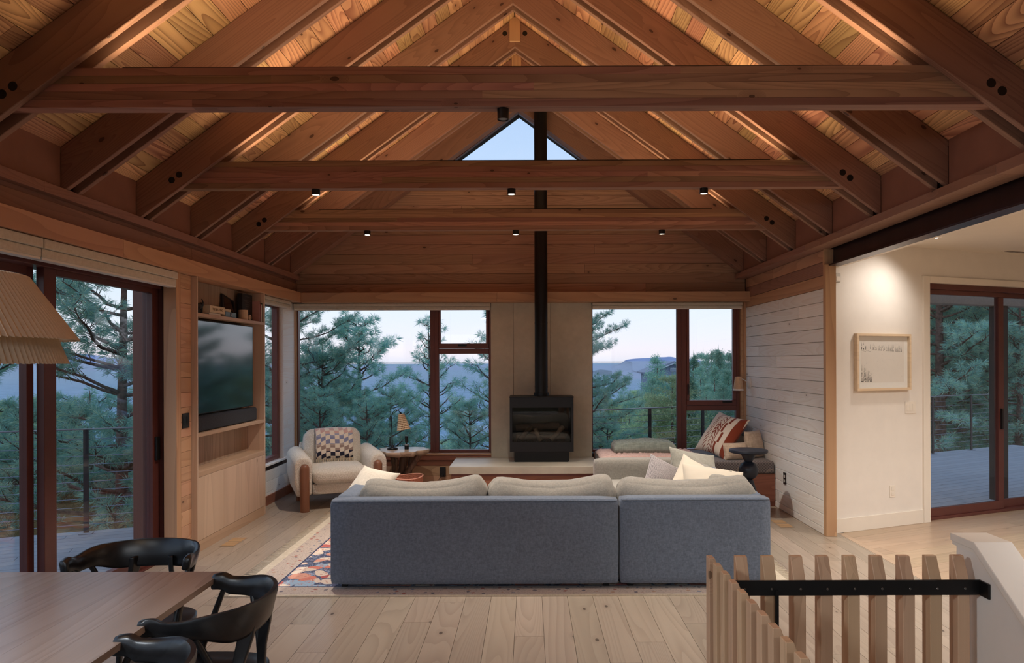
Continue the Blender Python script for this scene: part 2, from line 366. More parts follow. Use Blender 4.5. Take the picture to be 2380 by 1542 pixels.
# the wing's boards run at 24 degrees to the main room
WA = R(24)
wd = Vector((math.cos(WA), math.sin(WA), 0)); wn_ = Vector((-math.sin(WA), math.cos(WA), 0))
def clip_poly(poly, n, d):
    out = []
    for i in range(len(poly)):
        a, b = poly[i], poly[(i+1) % len(poly)]
        da = a[0]*n[0] + a[1]*n[1] - d; db = b[0]*n[0] + b[1]*n[1] - d
        if da <= 0: out.append(a)
        if (da < 0 < db) or (db < 0 < da):
            t = da / (da - db); out.append((a[0] + (b[0]-a[0])*t, a[1] + (b[1]-a[1])*t))
    return out
def wing_board(s0, s1, q0, q1):
    """s along the wing direction, q across it, clipped to the wing's floor"""
    poly = [(s0, q0), (s1, q0), (s1, q1), (s0, q1)]
    pw = [(wd.x*s + wn_.x*q, wd.y*s + wn_.y*q) for s, q in poly]
    pw = clip_poly(pw, (-1, 0), -2.94); pw = clip_poly(pw, (1, 0), 7.6)
    pw = clip_poly(pw, (0, -1), -1.2)
    pw = clip_poly(pw, (-.372, .928), 5.16 + .0)
    if len(pw) < 3: return
    loc = [(p[0]*wd.x + p[1]*wd.y, p[0]*wn_.x + p[1]*wn_.y) for p in pw]
    if max(p[0] for p in loc) - min(p[0] for p in loc) < .03: return
    o = MB().prism(loc, 'z', -.016, 0).obj('floor_board', M['oakw'], fl); o.rotation_euler = (0, 0, WA)
q = -2.8
while q < 5.4:
    s = -1.0 + rnd.uniform(0, 1.5)
    s_prev = .5
    while s_prev < 9.5:
        s2 = s_prev + rnd.uniform(1.6, 2.6)
        wing_board(s_prev + .001, s2 - .001, q + .0011, q + .1729)
        s_prev = s2
    q += .174

# stairwell below the balusters
sw = sempty('wall_stairwell')
for a in ((.62, .66, -.6, 2.6), (1.64, 1.68, -.6, 2.6), (.62, 1.68, 2.56, 2.6), (.62, 1.68, -.64, -.6)):
    bx('drywall', a[0], a[1], a[2], a[3], -2.9, -.27, M['white'], sw)
bx('lower_landing', .62, 1.68, -.64, 2.6, -2.95, -2.9, M['oakf'], sw)

# ---- roof: boards seen from below, roof slab above
zr = EYE + 3.097 + .29 + .026
ceil = None
for sg, ext in ((-1, 3.15), (1, 3.02)):
    o = MB().prism([(RX, zr), (RX + sg * ext, zr - P * ext), (RX + sg * ext, zr - P * ext + .22), (RX, zr + .25)], 'y', YREAR - .3, 9.9).obj('ceiling', M['gap'])
    struct(o); ceil = ceil or o
hyp = math.sqrt(1 + P*P); pitch = math.atan(P)
for sg in (-1, 1):
    w_ = .1335; smax = 2.79 * hyp + .05
    i = 0; s = .004
    while s < smax:
        y = -1.0 + rnd.uniform(-1.2, 0)
        while y < 8.86:
            L = rnd.choice((1.69, 2.535, 2.535, 3.38, 1.69)); y2 = min(y + L, 8.87)
            if 8.87 - y2 < .4: y2 = 8.87
            yy0 = max(y, -.9)
            if y2 > yy0 + .05:
                o = bx('ceiling_board', s + .0018, s + w_ - .0018, yy0 + .001, y2 - .001, 0, .022, M['deck'], ceil)
                o.location = (RX, 0, EYE + 3.097 + .29)
                if sg > 0: o.rotation_euler = (0, pitch, 0)
                else:
                    o.rotation_euler = (0, pitch, math.pi); o.location = (RX, yy0 + y2, EYE + 3.097 + .29)
            y = y2
        s += w_

# ---- rafters and trusses
def rafter_board(y0, y1, sg, parent):
    """one sloping board with plumb-cut ends; mesh local x runs down the slope"""
    xb = 2.755 if sg > 0 else 2.79
    def wp(x, up): return (x, zun(RX) - P * x + up)
    pts = [wp(.001, 0), wp(xb, 0), wp(xb, .285), wp(.001, .285)]
    c, s_ = math.cos(-pitch), math.sin(-pitch)
    loc = [(p[0]*c + (p[1]-zun(RX))*s_, -p[0]*s_ + (p[1]-zun(RX))*c) for p in pts]
    m = MB().prism(loc, 'y', 0, y1 - y0).obj('rafter_board', M['raft'], parent, bevel=.003, seg=1)
    if sg > 0: m.location = (RX, y0, zun(RX)); m.rotation_euler = (0, pitch, 0)
    else: m.location = (RX, y1, zun(RX)); m.rotation_euler = (0, pitch, math.pi)
    return m
names = {1: None, 3: 'nearest', 5: 'middle', 7: 'farthest'}
tlab = {1: 'timber roof truss overhead behind the viewer, with its own tie beam',
        3: 'nearest timber roof truss, widest tie beam with a single can light',
        5: 'middle timber roof truss, tie beam carrying three lit can lights',
        7: 'farthest timber roof truss with tie beam, below the gable planks'}
rlab = {2: 'rafter pair overhead, in front of the nearest truss', 4: 'rafter pair between the nearest and the middle truss',
        6: 'rafter pair between the middle and the farthest truss', 8: 'rafter pair between the farthest truss and the gable rafters',
        9: 'gable rafter pair against the back wall around the triangular window', 0: 'rafter pair overhead far behind the viewer'}
trusses = {}
for k, yc in enumerate(YT):
    if k == 0: continue
    tie = k in (1, 3, 5, 7)
    t = thing('roof_truss' if tie else 'rafter_pair', tlab[k] if tie else rlab[k], 'truss' if tie else 'rafters')
    trusses[k] = t
    if k == 9:
        for sg in (-1, 1):
            rafter_board(yc - .078, yc + .078, sg, t)
    else:
        for sg in (-1, 1):
            rafter_board(yc - .078, yc - .040, sg, t); rafter_board(yc + .040, yc + .078, sg, t)
        # ridge post clamped in front of the rafters
        bx('ridge_post', RX - .052, RX + .052, yc - .094, yc + .094, zun(RX) + .045, zun(RX) + .285, M['trimz'], t, .003, 1)
    if tie:
        h0 = zun(RX) - TZ0; 
        def xe(z): return (zun(RX) - z) / P
        n = 5; hh = (TZ1 - TZ0) / n
        core = MB().prism([(RX - xe(TZ0) - .07, TZ0 + .004), (RX + xe(TZ0) + .07, TZ0 + .004), (RX + xe(TZ1) + .07, TZ1 - .003), (RX - xe(TZ1) - .07, TZ1 - .003)], 'y', yc - .036, yc + .036).obj('tie_beam', M['gap'], t)
        for i in range(n):
            z0 = TZ0 + hh * i; z1 = z0 + hh
            cuts = [-1] + sorted(rnd.uniform(-.8, .8) for _ in range(rnd.choice((0, 1, 1)))) + [1]
            for a, b in zip(cuts, cuts[1:]):
                def ex(side, z): return RX + side * (xe(z) + .10)
                xa0 = ex(-1, z0) if a == -1 else RX + a * 2.4; xa1 = ex(-1, z1) if a == -1 else RX + a * 2.4
                xb0 = ex(1, z0) if b == 1 else RX + b * 2.4; xb1 = ex(1, z1) if b == 1 else RX + b * 2.4
                MB().prism([(xa0, z0 + .0006), (xb0, z0 + .0006), (xb1, z1 - .0006), (xa1, z1 - .0006)], 'y', yc - .040, yc + .040).obj('lamination', M['tie'], core)
        ls = bx('light_channel', RX - 1.95, RX + 1.95, yc - .018, yc + .018, TZ1, TZ1 + .012, M['blk'], t)
        for sg in (-1, 1):
            for d in (2.47, 2.525):
                xx = RX + sg * d; zz = zun(xx) + .104 
                MB().lathe([(.024, -.006), (.024, .0)], (0, 0, 0), 20).obj('bolt_head', M['blk'], t, M=Matrix.Translation((xx, yc - .0785, zz)) @ Matrix.Rotation(R(-90), 4, 'X') @ Matrix.Rotation(math.pi, 4, 'X') )
            MB().lathe([(.024, -.006), (.024, .0)], (0, 0, 0), 20).obj('bolt_head', M['blk'], t, M=Matrix.Translation((RX + sg * .099, yc - .0785, zun(RX) + .13)) @ Matrix.Rotation(R(-90), 4, 'X') @ Matrix.Rotation(math.pi, 4, 'X'))
# blocking panels between rafters (eave line), one per bay and side
for sg, xb in ((-1, BLK_L), (1, BLK_R)):
    wl = sempty('trim_%d' % (1 if sg < 0 else 2))
    for k in range(2, 9):
        ya, yb = YT[k] + .080, YT[k+1] - .080
        x0, x1 = (xb - .03, xb) if sg < 0 else (xb, xb + .03)
        bx('blocking_panel', x0, x1, ya, yb, 2.70, zdeck(xb) + .02, M['block'], wl)
    ya, yb = YREAR, YT[2] - .08
    bx('blocking_panel', *((xb - .03, xb) if sg < 0 else (xb, xb + .03)), ya, yb, 2.70, zdeck(xb) + .02, M['block'], wl)
    # solid behind
    bx('eave_backing', *((xb - .25, xb - .031) if sg < 0 else (xb + .031, xb + .25)), YREAR, 9.1, 2.5 if sg < 0 else 2.73, zdeck(xb) + .2, M['gap'], wl)

# ---- left wall
wl = struct(MB().box(XL - .16, XL - .046, 5.80, 7.53, -.02, 2.36).box(XL - .16, XL - .02, YREAR, 9.1, 2.36, 2.72)
            .box(XL - .16, XL - .031, 7.50, 8.55, -.02, .44).box(XL - .16, XL - .031, -.1, .3, -.02, 2.36).box(XL - .16, XL - .031, YREAR, -3.3, -.02, 2.36).obj('wall_left', M['gap']))
x_pl = -2.864
z = .118 - .0
i = 0
zz = [-.0] + [.137 + .1232 * i for i in range(19)]
for a, b in zip(zz, zz[1:]):
    b = min(b, 2.35)
    if b - a < .03: continue
    bx('wall_plank', x_pl - .09, x_pl, 5.792, 5.97, a + .0012, b - .0012, M['plkl'], wl, .0015, 1)
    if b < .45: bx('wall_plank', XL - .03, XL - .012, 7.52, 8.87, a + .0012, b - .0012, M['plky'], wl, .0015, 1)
# fascia boards above the header band
def yrun(name, x0, x1, z0, z1, mat, parent, segs):
    for a, b in zip(segs, segs[1:]): bx(name, x0, x1, a + .0008, b - .0008, z0, z1, mat, parent, .0015, 1)
tl = sempty('trim_3')
yrun('header_band', XL - .05, HL, 2.352, 2.474, M['trimy'], tl, [YREAR, 1.2, 4.9, 8.70])
yrun('fascia_board', XL - .05, XL + .05, 2.476, 2.604, M['fasc'], tl, [YREAR, .6, 3.6, 6.1, 8.87])
yrun('fascia_board', XL - .05, XL + .03, 2.604, 2.640, M['fasc'], tl, [YREAR, 2.2, 5.5, 8.87])
yrun('ledge', BLK_L - .1, BLK_L + .04, 2.640, 2.702, M['fasc'], tl, [YREAR, 1.8, 4.2, 6.9, 8.87])
# sliding door opening: jamb post, head
tj = sempty('trim_4')
bx('jamb_post', XL - .05, x_pl, 5.782, 5.792, 0, 2.352, M['trimz'], tj)
bx('jamb_post', XL - .0, x_pl + .0, 5.66 + .06, 5.782, 0, 2.352, M['trimz'], tj)
# ---- baseboard in the nook
struct(bx('baseboard_left', XL - .012, XL + .004, 7.52, 8.87, 0, .105, M['red']))

# ---- back wall
wb = MB()
gx = 1.08                         # half width of the gable window at its sill
ZS = 3.78                         # gable window sill
def gz(x): return EYE + 3.165 - .745 * abs(x - RX)      # glass edge of gable window
wb.box(XL - .16, XL + .0, BW + .02, 9.1, -.3, 2.36)
wb.box(XL, -.487, BW + .02, 9.1, -.3, .44)
wb.box(-.487, .78, BW + .02, 9.1, -.3, 2.5).box(.78, 2.95, BW + .02, 9.1, -.3, .44)
wb.box(2.690, 2.95, BW + .02, 9.1, -.3, 2.36).box(XL - .16, 2.95, BW + .02, 9.1, 2.34, ZS - .03)
hw = (gz(RX) - ZS) / .745 + .09
for sg in (-1, 1):
    wb.prism([(RX + sg * hw, ZS - .04), (RX + sg * 3.3, ZS - .04), (RX + sg * 3.3, 2.6), (RX + sg * 3.3, zdeck(RX + 3.3) + .1), (RX, zdeck(RX) + .05), (RX, gz(RX) + .065)], 'y', BW + .02, 9.1)
wback = struct(wb.obj('wall_back', M['gap']))
def plank_back(x0, x1, z0, z1, mat='gable', y0=None, y1=BW + .02):
    if y0 is None: y0 = BW
    MB().box(x0, x1, y0, y1, z0, z1).obj('wall_plank', M[mat], wback, bevel=.0025, seg=1)
z = 2.476
while z < 4.72:
    z1 = z + .1232
    if z < ZS - .02:
        hwid = min(2.85, (zun(RX) + .05 - z) / P)
        xs = [RX - hwid] + ([rnd.uniform(-1.6, 1.6)] if rnd.random() < .6 else []) + [RX + hwid]
        xs[0] = max(xs[0], BLK_L - .02 if z > 2.7 else XL); xs[-1] = min(xs[-1], BLK_R + .02 if z > 2.7 else XR + .0)
        for a, b in zip(xs, xs[1:]): plank_back(a + .0008, b - .0008, z + .0016, min(z1, ZS - .02) - .0016)
    z = z1
bx('gable_trim', RX - 1.45, RX + 1.45, BW - .012, BW + .05, ZS - .022, ZS, M['trimx'], wback)
# header band across the back
tb = sempty('trim_5')
for a, b in ((XL, -.4), (-.4, XR + .02)):
    bx('header_band', max(a, HL - .0) , b - .0008, 8.70, BW + .05, 2.352, 2.474, M['trimx'], tb, .002, 1)
# panelling below the left window + sill
zz2 = [.0] + [.0585 + .1232 * i for i in range(4)]
for a, b in zip(zz2, zz2[1:] + [.44]):
    for c, d in ((XL, -1.75), (-1.748, -.487)):
        bx('wall_plank', c, d, BW, BW + .02, a + .0012, b - .0012, M['red'] if b > .42 else M['plkx'], wback, .0015, 1)
ts = sempty('trim_6')
bx('window_sill', XL + .0, -.487, BW - .03, 8.965, .440, .463, M['trimx'], ts, .002, 1)
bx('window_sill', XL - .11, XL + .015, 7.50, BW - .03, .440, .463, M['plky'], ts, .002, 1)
bx('sill_apron', XL + .0, -.487, BW - .02, BW - .0005, .385, .440, M['red'], ts)
# corner post between nook window and back window
tc_ = sempty('trim_7')
bx('corner_post', XL - .06, XL, 8.51, BW + .02, .463, 2.352, M['plkz'] if 'plkz' in M else M['plky'], tc_)
bx('corner_liner', XL - .0, XL + .018, BW + .02, 8.965, .463, 2.352, M['trimz'], tc_)
# plaster chimney breast: three panels with fine joints
tp = sempty('trim_8')
for a, b, yo in ((-.487, -.205, 0), (-.203, .262, .006), (.264, .782, 0)):
    bx('plaster_panel', a, b - .0, BW - .012 + yo, BW + .02, .37, 2.352, M['conc'], tp, .002, 1)
# right end trims of the back wall
bx('corner_liner', 2.664, 2.690, BW + .0, 8.965, .463, 2.352, M['plkx'], tc_)
bx('corner_post', 2.690, 2.722, BW - .02, BW + .03, .3, 2.352, M['trimz'], tc_)

# ---- right wall
wr = struct(MB().box(XR + .02, XR + .1, 6.53, 9.1, -.3, 2.72).obj('wall_right', M['gap']))
zt = 1.668 - .1232 * 13
zs = [0.0]; z = zt
while z < 2.64:
    if z > .03: zs.append(z)
    z += .1232
zs.append(2.642)
for i, (a, b) in enumerate(zip(zs, zs[1:])):
    if b - a < .02: continue
    cuts = [6.527] + ([rnd.uniform(7.0, 8.4)] if rnd.random() < .45 else []) + [8.875]
    mat = M['plky'] if a < 2.2 else M['fasc'] if 2.38 < a < 2.46 else M['trimy']  # same wood; rows below the window head have daylight painted in
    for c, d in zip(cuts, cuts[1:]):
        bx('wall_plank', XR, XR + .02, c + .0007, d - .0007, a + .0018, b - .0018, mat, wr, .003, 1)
tr = sempty('trim_9')
bx('end_post', XR - .002, 2.812, 6.47, 6.527, 0, 2.50, M['trimz'], tr, .002, 1)
yrun('ledge', BLK_R - .04, BLK_R + .14, 2.642, 2.702, M['fasc'], tr, [YREAR, 1.5, 3.9, 6.6, 8.87])
# steel channel over the opening
stl = sempty('trim_10')
bx('steel_web', 2.800, 2.815, YREAR, 6.525, 2.50, 2.70, M['steel'], stl)
bx('steel_flange', 2.745, 2.86, YREAR, 6.515, 2.487, 2.502, M['steel'], stl, .003, 2)
bx('steel_flange', 2.735, 2.86, YREAR, 6.515, 2.680, 2.695, M['steel'], stl)
bx('bulkhead', 2.816, 2.95, YREAR, 6.60, 2.503, 3.0, M['whitet'], stl)
bx('post_head', 2.716, 2.80, 6.50, 6.529, 2.50, 2.642, M['trimz'], stl)
# rear wall; its wide unseen window is added to let in cool daylight
struct(MB().box(XL - .2, -2.7, YREAR - .15, YREAR, -.2, 2.6).box(-2.7, 2.6, YREAR - .15, YREAR, -.2, .15).box(2.6, 7.8, YREAR - .15, YREAR, -.2, 2.75).box(-2.7, 2.6, YREAR - .15, YREAR, 2.45, 2.6)
       .prism([(XL - .3, 2.6), (3.0, 2.6), (3.0, zdeck(3.0) + .1), (RX, zdeck(RX) + .1), (XL - .3, zdeck(XL) + .05)], 'y', YREAR - .15, YREAR).obj('wall_rear', M['white']))
w5 = sempty('window_rear_added')
for xx in (-2.7, -.98, .82, 2.52): bx('mullion', xx, xx + .08, YREAR - .12, YREAR - .04, .15, 2.45, M['frame'], w5)
bx('pane', -2.62, 2.52, YREAR - .083, YREAR - .077, .15, 2.45, M['glass'], w5)

# ---- wing: angled white wall, ceiling, sliding door
A0 = Vector((2.838 - .02, 6.59 - .008, 0)); wdir = Vector((1.141, .457, 0)).normalized(); wang = math.atan2(wdir.y, wdir.x)
WM = Matrix.Translation(A0) @ Matrix.Rotation(wang, 4, 'Z')        # local x along the wall, local -y into the room
Lw = 1.213                                                          # length of wall up to the casing
def inwing(name, x0, x1, y0, y1, z0, z1, mat, parent=None, bevel=0, seg=1):
    return bx(name, x0, x1, y0, y1, z0, z1, mat, parent, bevel, seg, M=WM)
ww = struct(inwing('wall_wing', 0, Lw + .03, 0, .14, 0, 2.75, M['white']))
inw = lambda *a, **k: inwing(*a, **k)
o = inwing('drywall_header', Lw + .03, 5.3, 0, .14, 2.41, 2.75, M['white'])
o.parent = ww; o.matrix_local = Matrix.Identity(4)
struct(inwing('baseboard_wing', .0, Lw - .045, -.014, 0, 0, .133, M['whitet'], None, .002))
cs = sempty('trim_11')
inwing('door_casing', Lw - .045, Lw + .045, -.020, .10, 0, 2.455, M['whitet'], cs, .002)
inwing('door_casing', Lw + .045, 5.2, -.020, .09, 2.392, 2.455, M['whitet'], cs, .002)
struct(MB().prism([(2.82, YREAR), (8.2, YREAR), (8.2, 8.9), (2.82, 6.72)], 'z', 2.734, 2.80).obj('ceiling_wing', M['ceilw']))
struct(MB().box(7.6, 7.75, YREAR, 8.9, -.2, 2.8).obj('wall_east', M['white']))
d2 = sempty('door_2'); d2.matrix_world = WM
def sub(parent, name, mat, boxes, bevel=.002, smooth=False, loc=None):
    m = MB()
    for b in boxes: m.box(*b)
    o = m.obj(name, mat, parent, bevel=bevel, seg=1); return o
D0 = Lw + .045
sub(d2, 'frame', M['dframe'], [(D0, 5.1, .03, .13, 2.335, 2.392), (D0, 5.1, .03, .13, 0, .03), (D0, D0 + .012, .03, .13, .03, 2.335), (5.04, 5.1, .03, .13, .03, 2.335)])
pa = sub(d2, 'sliding_panel', M['dframe'], [(D0 + .012, D0 + 1.18, .05, .09, .03, .115), (D0 + .012, D0 + 1.18, .05, .09, 2.285, 2.335), (D0 + 1.10, D0 + 1.18, .05, .09, .115, 2.285), (D0 + .012, D0 + .022, .05, .09, .115, 2.285)])
bx('pane', D0 + .022, D0 + 1.10, .067, .073, .115, 2.285, M['glass'], pa)
pb = sub(d2, 'sliding_panel', M['dframe'], [(D0 + 1.14, 5.04, .092, .128, .03, .115), (D0 + 1.14, 5.04, .092, .128, 2.285, 2.335), (D0 + 1.14, D0 + 1.20, .092, .128, .115, 2.285), (4.96, 5.04, .092, .128, .115, 2.285)])
bx('pane', D0 + 1.20, 4.96, .107, .113, .115, 2.285, M['glass'], pb)
inwing('handle', D0 + 1.125, D0 + 1.145, .03, .05, .88, 1.1, M['blk'], None)
bpy.data.objects['handle'].parent = d2; bpy.data.objects['handle'].matrix_local = Matrix.Identity(4)

# ---- sliding door on the left
d1 = sempty('door_1')
XD = -3.02
def ybox(x0, x1, y0, y1, z0, z1): return (x0, x1, y0, y1, z0, z1)
sub(d1, 'frame', M['dframe'], [(XD - .14, XD + .03, .3, 5.80, 2.215, 2.352), (XD - .14, XD + .03, .3, 5.80, -.02, .012), (XD - .14, XD + .03, 5.755, 5.80, .012, 2.215), (XD - .14, XD + .03, .3, .36, .012, 2.215)])
pB = sub(d1, 'sliding_panel', M['dframe'], [(XD - .05, XD, 4.39, 4.502, .012, 2.22), (XD - .05, XD, 5.650, 5.755, .012, 2.22), (XD - .05, XD, 4.502, 5.65, 2.175, 2.22), (XD - .05, XD, 4.502, 5.65, .012, .11)])
bx('pane', XD - .030, XD - .024, 4.502, 5.65, .11, 2.175, M['glass'], pB)
hd = bx('handle', XD, XD + .022, 5.675, 5.725, .83, 1.02, M['blk'], pB, .004, 2)
pA = sub(d1, 'sliding_panel', M['dframe'], [(XD - .12, XD - .07, 4.335, 4.395, .012, 2.22), (XD - .12, XD - .07, 2.9, 3.0, .012, 2.22), (XD - .12, XD - .07, 3.0, 4.335, 2.165, 2.22), (XD - .12, XD - .07, 3.0, 4.335, .012, .11)])
bx('pane', XD - .10, XD - .094, 3.0, 4.335, .11, 2.165, M['glass'], pA)
pC = sub(d1, 'sliding_panel', M['dframe'], [(XD - .05, XD, 2.85, 2.95, .012, 2.22), (XD - .05, XD, .36, .46, .012, 2.22), (XD - .05, XD, .46, 2.85, 2.165, 2.22), (XD - .05, XD, .46, 2.85, .012, .11)])
bx('pane', XD - .030, XD - .024, .46, 2.85, .11, 2.165, M['glass'], pC)

pD = sub(d1, 'sliding_panel', M['dframe'], [(XD - .05, XD, -.2, -.1, .012, 2.22), (XD - .05, XD, -3.3, -3.2, .012, 2.22), (XD - .05, XD, -1.75, -1.65, .012, 2.22), (XD - .05, XD, -3.3, -.1, 2.165, 2.352), (XD - .05, XD, -3.3, -.1, -.02, .11)])
bx('pane', XD - .030, XD - .024, -3.2, -.2, .11, 2.165, M['glass'], pD)
# ---- windows
YW = 8.95
def window(name, boxes, panes, extra=()):
    wn = sempty(name)
    for nm, b in boxes: bx(nm, b[0], b[1], YW + b[4], YW + b[5], b[2], b[3], M['framex'] if (b[1]-b[0]) > (b[3]-b[2]) else M['frame'], wn, .004, 1)
    for x0, x1, z0, z1 in panes: bx('pane', x0, x1, YW + .045, YW + .051, z0, z1, M['glass'], wn)
    return wn
w1 = window('window_1', [('jamb', (XL + .018, -2.935, .463, 2.352, 0, .08)), ('jamb', (-.520, -.487, .463, 2.352, 0, .08)),
    ('mullion', (-1.262, -1.152, .463, 2.352, 0, .08)), ('rail', (-2.935, -1.262, .463, .497, 0, .08)), ('rail', (-1.152, -.52, .463, .497, 0, .08)),
    ('rail', (-2.935, -1.262, 2.30, 2.352, 0, .08)), ('rail', (-1.152, -.52, 2.30, 2.352, 0, .08)),
    ('transom', (-1.152, -.52, 1.716, 1.782, 0, .08)), ('sash_rail', (-1.152, -.52, 1.784, 1.848, -.01, .05)),
    ('sash_stile', (-1.152, -1.128, 1.848, 2.30, -.01, .05)), ('sash_stile', (-.552, -.52, 1.848, 2.30, -.01, .05))],
    [(-2.935, -1.262, .497, 2.30), (-1.152, -.52, .497, 1.716), (-1.128, -.552, 1.848, 2.30)])
bx('latch', -.905, -.795, YW - .03, YW - .011, 1.812, 1.836, M['blk'], w1, .004, 2)
bx('bead', -1.216, -1.204, YW - .008, YW, .463, 2.30, M['frame'], w1)
w2 = window('window_2', [('jamb', (.782, .800, .463, 2.352, 0, .08)), ('jamb', (2.618, 2.664, .463, 2.352, 0, .08)),
    ('mullion', (1.872, 1.990, .463, 2.352, 0, .08)), ('rail', (.80, 1.872, .463, .497, 0, .08)), ('rail', (1.99, 2.618, .463, .497, 0, .08)),
    ('rail', (.80, 1.872, 2.30, 2.352, 0, .08)), ('rail', (1.99, 2.618, 2.30, 2.352, 0, .08)),
    ('transom', (1.99, 2.618, .985, 1.052, 0, .08)), ('sash_rail', (1.99, 2.618, 1.054, 1.118, -.01, .05)),
    ('sash_stile', (1.99, 2.025, 1.118, 2.30, -.01, .05)), ('sash_stile', (2.578, 2.618, 1.118, 2.30, -.01, .05))],
    [(.80, 1.872, .497, 2.30), (1.99, 2.618, .497, .985), (2.025, 2.578, 1.118, 2.30)])
bx('latch', 2.44, 2.56, YW - .035, YW - .011, 1.086, 1.112, M['blk'], w2, .004, 2)
bx('latch', 1.998, 2.012, YW - .03, YW - .011, 1.19, 1.32, M['blk'], w2, .003, 2)
bx('bead', 1.925, 1.937, YW - .008, YW, .463, 2.30, M['frame'], w2)
w3 = sempty('window_3')
for nm, b in (('jamb', (7.50, 7.56, .463, 2.352)), ('jamb', (8.44, 8.51, .463, 2.352)), ('rail', (7.56, 8.44, .463, .515)), ('rail', (7.56, 8.44, 2.27, 2.352))):
    bx(nm, XL - .12, XL - .05, b[0], b[1], b[2], b[3], M['frame'], w3, .004, 1)
bx('pane', XL - .09, XL - .084, 7.56, 8.44, .515, 2.27, M['glass'], w3)
# gable window: triangular
w4 = sempty('window_4')
def tri(inner, outer, y0, y1, nm, mat, parent):
    o_ = MB()
    def T(off):
        h = gz(RX) + off * 1.25 - (ZS - (0 if off == 0 else 0)); 
        return [(RX - (gz(RX) + off*1.247 - ZS) / .745, ZS), (RX, gz(RX) + off*1.247), (RX + (gz(RX) + off*1.247 - ZS) / .745, ZS)]
    i, o2 = T(inner), T(outer)
    o_.prism([o2[0], i[0], i[1], o2[1]], 'y', y0, y1); o_.prism([i[1], i[2], o2[2], o2[1]], 'y', y0, y1)
    return o_.obj(nm, mat, parent)
tri(0, .05, YW + .02, YW + .09, 'frame', M['frame'], w4)
bx('rail', RX - 1.42, RX + 1.42, YW + .02, YW + .09, ZS - .03, ZS + .015, M['framex'], w4)
MB().prism([(RX - (gz(RX) - ZS) / .745, ZS + .015), (RX, gz(RX) + .01), (RX + (gz(RX) - ZS) / .745, ZS + .015)], 'y', YW + .05, YW + .056).obj('pane', M['glass'], w4)

# ---- roller blinds rolled up in their cassettes
def cassette(lab, along, a, b, lo, hi, z0=2.245, z1=2.352, grp='rolled up roller blinds in their cassettes'):
    t = thing('roller_blind', lab, 'blind', group=None)
    zm = z0 + (z1 - z0) * .52
    if along == 'y':
        bx('cassette', lo, hi, a, b, zm, z1 - .004, M['shade'], t, .006, 2); bx('blind_roll', lo + .0, hi - .014, a, b, z0 + .012, zm - .001, M['shade'], t, .006, 2)
        bx('hem_bar', lo + .01, hi - .02, a + .004, b - .004, z0, z0 + .012, M['whitet'], t)
    else:
        bx('cassette', a, b, lo, hi, zm, z1 - .004, M['shade'], t, .006, 2); bx('blind_roll', a, b, lo + .014, hi, z0 + .012, zm - .001, M['shade'], t, .006, 2)
        bx('hem_bar', a + .004, b - .004, lo + .02, hi - .01, z0, z0 + .012, M['whitet'], t)
cassette('long roller blind cassette over the glass door, far half by the media cabinet', 'y', 4.13, 5.70, -2.93, -2.835, 2.225)
cassette('long roller blind cassette over the glass door, near half at the left picture edge', 'y', 1.0, 4.122, -2.93, -2.835, 2.225)
cassette('narrow roller blind cassette over the nook side window', 'y', 7.53, 8.52, -2.96, -2.87, 2.265)
cassette('roller blind cassette over the window left of the stove', 'x', -2.945, -.49, 8.80, 8.90, 2.265)
cassette('roller blind cassette over the window right of the stove', 'x', .785, 2.66, 8.80, 8.90, 2.268)

# ================================================================== HEARTH, STOVE, BENCH, CABINET
def cyl(name, x, y, z0, z1, r, mat, parent=None, n=28, r2=None, bevel=.002):
    m = MB().lathe([(r, z0), (r if r2 is None else r2, z1)], (x, y, 0), n)
    o = m.obj(name, mat, parent); 
    if bevel:
        b = o.modifiers.new('b', 'BEVEL'); b.width = bevel; b.segments = 2; b.limit_method = 'ANGLE'; b.angle_limit = R(50)
    return auto_smooth(o, 50)
t = thing('hearth', 'grey concrete hearth slab under the black stove on a recessed redwood plinth', 'hearth')
bx('slab', -.927, .80, 8.08, BW - .013, .325, .413, M['hearth'], t, .006, 2)
bx('plinth', -.905, .80, 8.115, BW - .013, 0, .324, M['red'], t)
bx('reveal', -.90, .80, 8.10, 8.114, .300, .3235, M['framex'], t)

t = thing('wood_stove', 'black freestanding glass fronted stove with tall flue pipe on the hearth', 'stove')
sx0, sx1 = -.238, .518; syf = 8.36; fz = .545
body = MB()
body.box(sx0, sx1, syf + .03, 8.78, fz, 1.187)
b = MB()
for bb in ((sx0, sx1, syf, syf + .03, 1.07, 1.187), (sx0, sx1, syf, syf + .03, fz, .66), (sx0, sx0 + .03, syf, syf + .03, .66, 1.07), (sx1 - .03, sx1, syf, syf + .03, .66, 1.07)): b.box(*bb)
for bb in ((sx0, sx0 + .02, syf + .03, 8.76, fz, 1.187), (sx1 - .02, sx1, syf + .03, 8.76, fz, 1.187), (sx0, sx1, 8.74, 8.76, fz, 1.187), (sx0, sx1, syf + .03, 8.76, fz, .645), (sx0, sx1, syf + .03, 8.76, 1.10, 1.187)): b.box(*bb)
b.obj('firebox', M['blk'], t)
bx('top_plate', sx0 - .004, sx1 + .004, syf - .006, 8.77, 1.187, 1.20, M['blk'], t, .003, 2)
bx('glass_door', sx0 + .032, sx1 - .032, syf + .012, syf + .016, .662, 1.068, glass('smoked_stove_glass', (.66, .64, .62, 1)), t)
bx('pedestal', sx0 + .05, sx1 - .05, syf + .07, 8.72, .425, fz, M['blk'], t)
bx('foot_plate', sx0 + .06, sx1 - .06, syf + .08, 8.70, .413, .425, M['blk'], t)
M['log'] = wood('ceramic_log', srgb(150, 132, 110), srgb(92, 76, 60), srgb(46, 38, 30), 'x', 9, .7, .9, .4, .3)
M['bark'] = plain('log_bark', srgb(92, 74, 58), .95, nz=.25, scale=60, bump=.6)
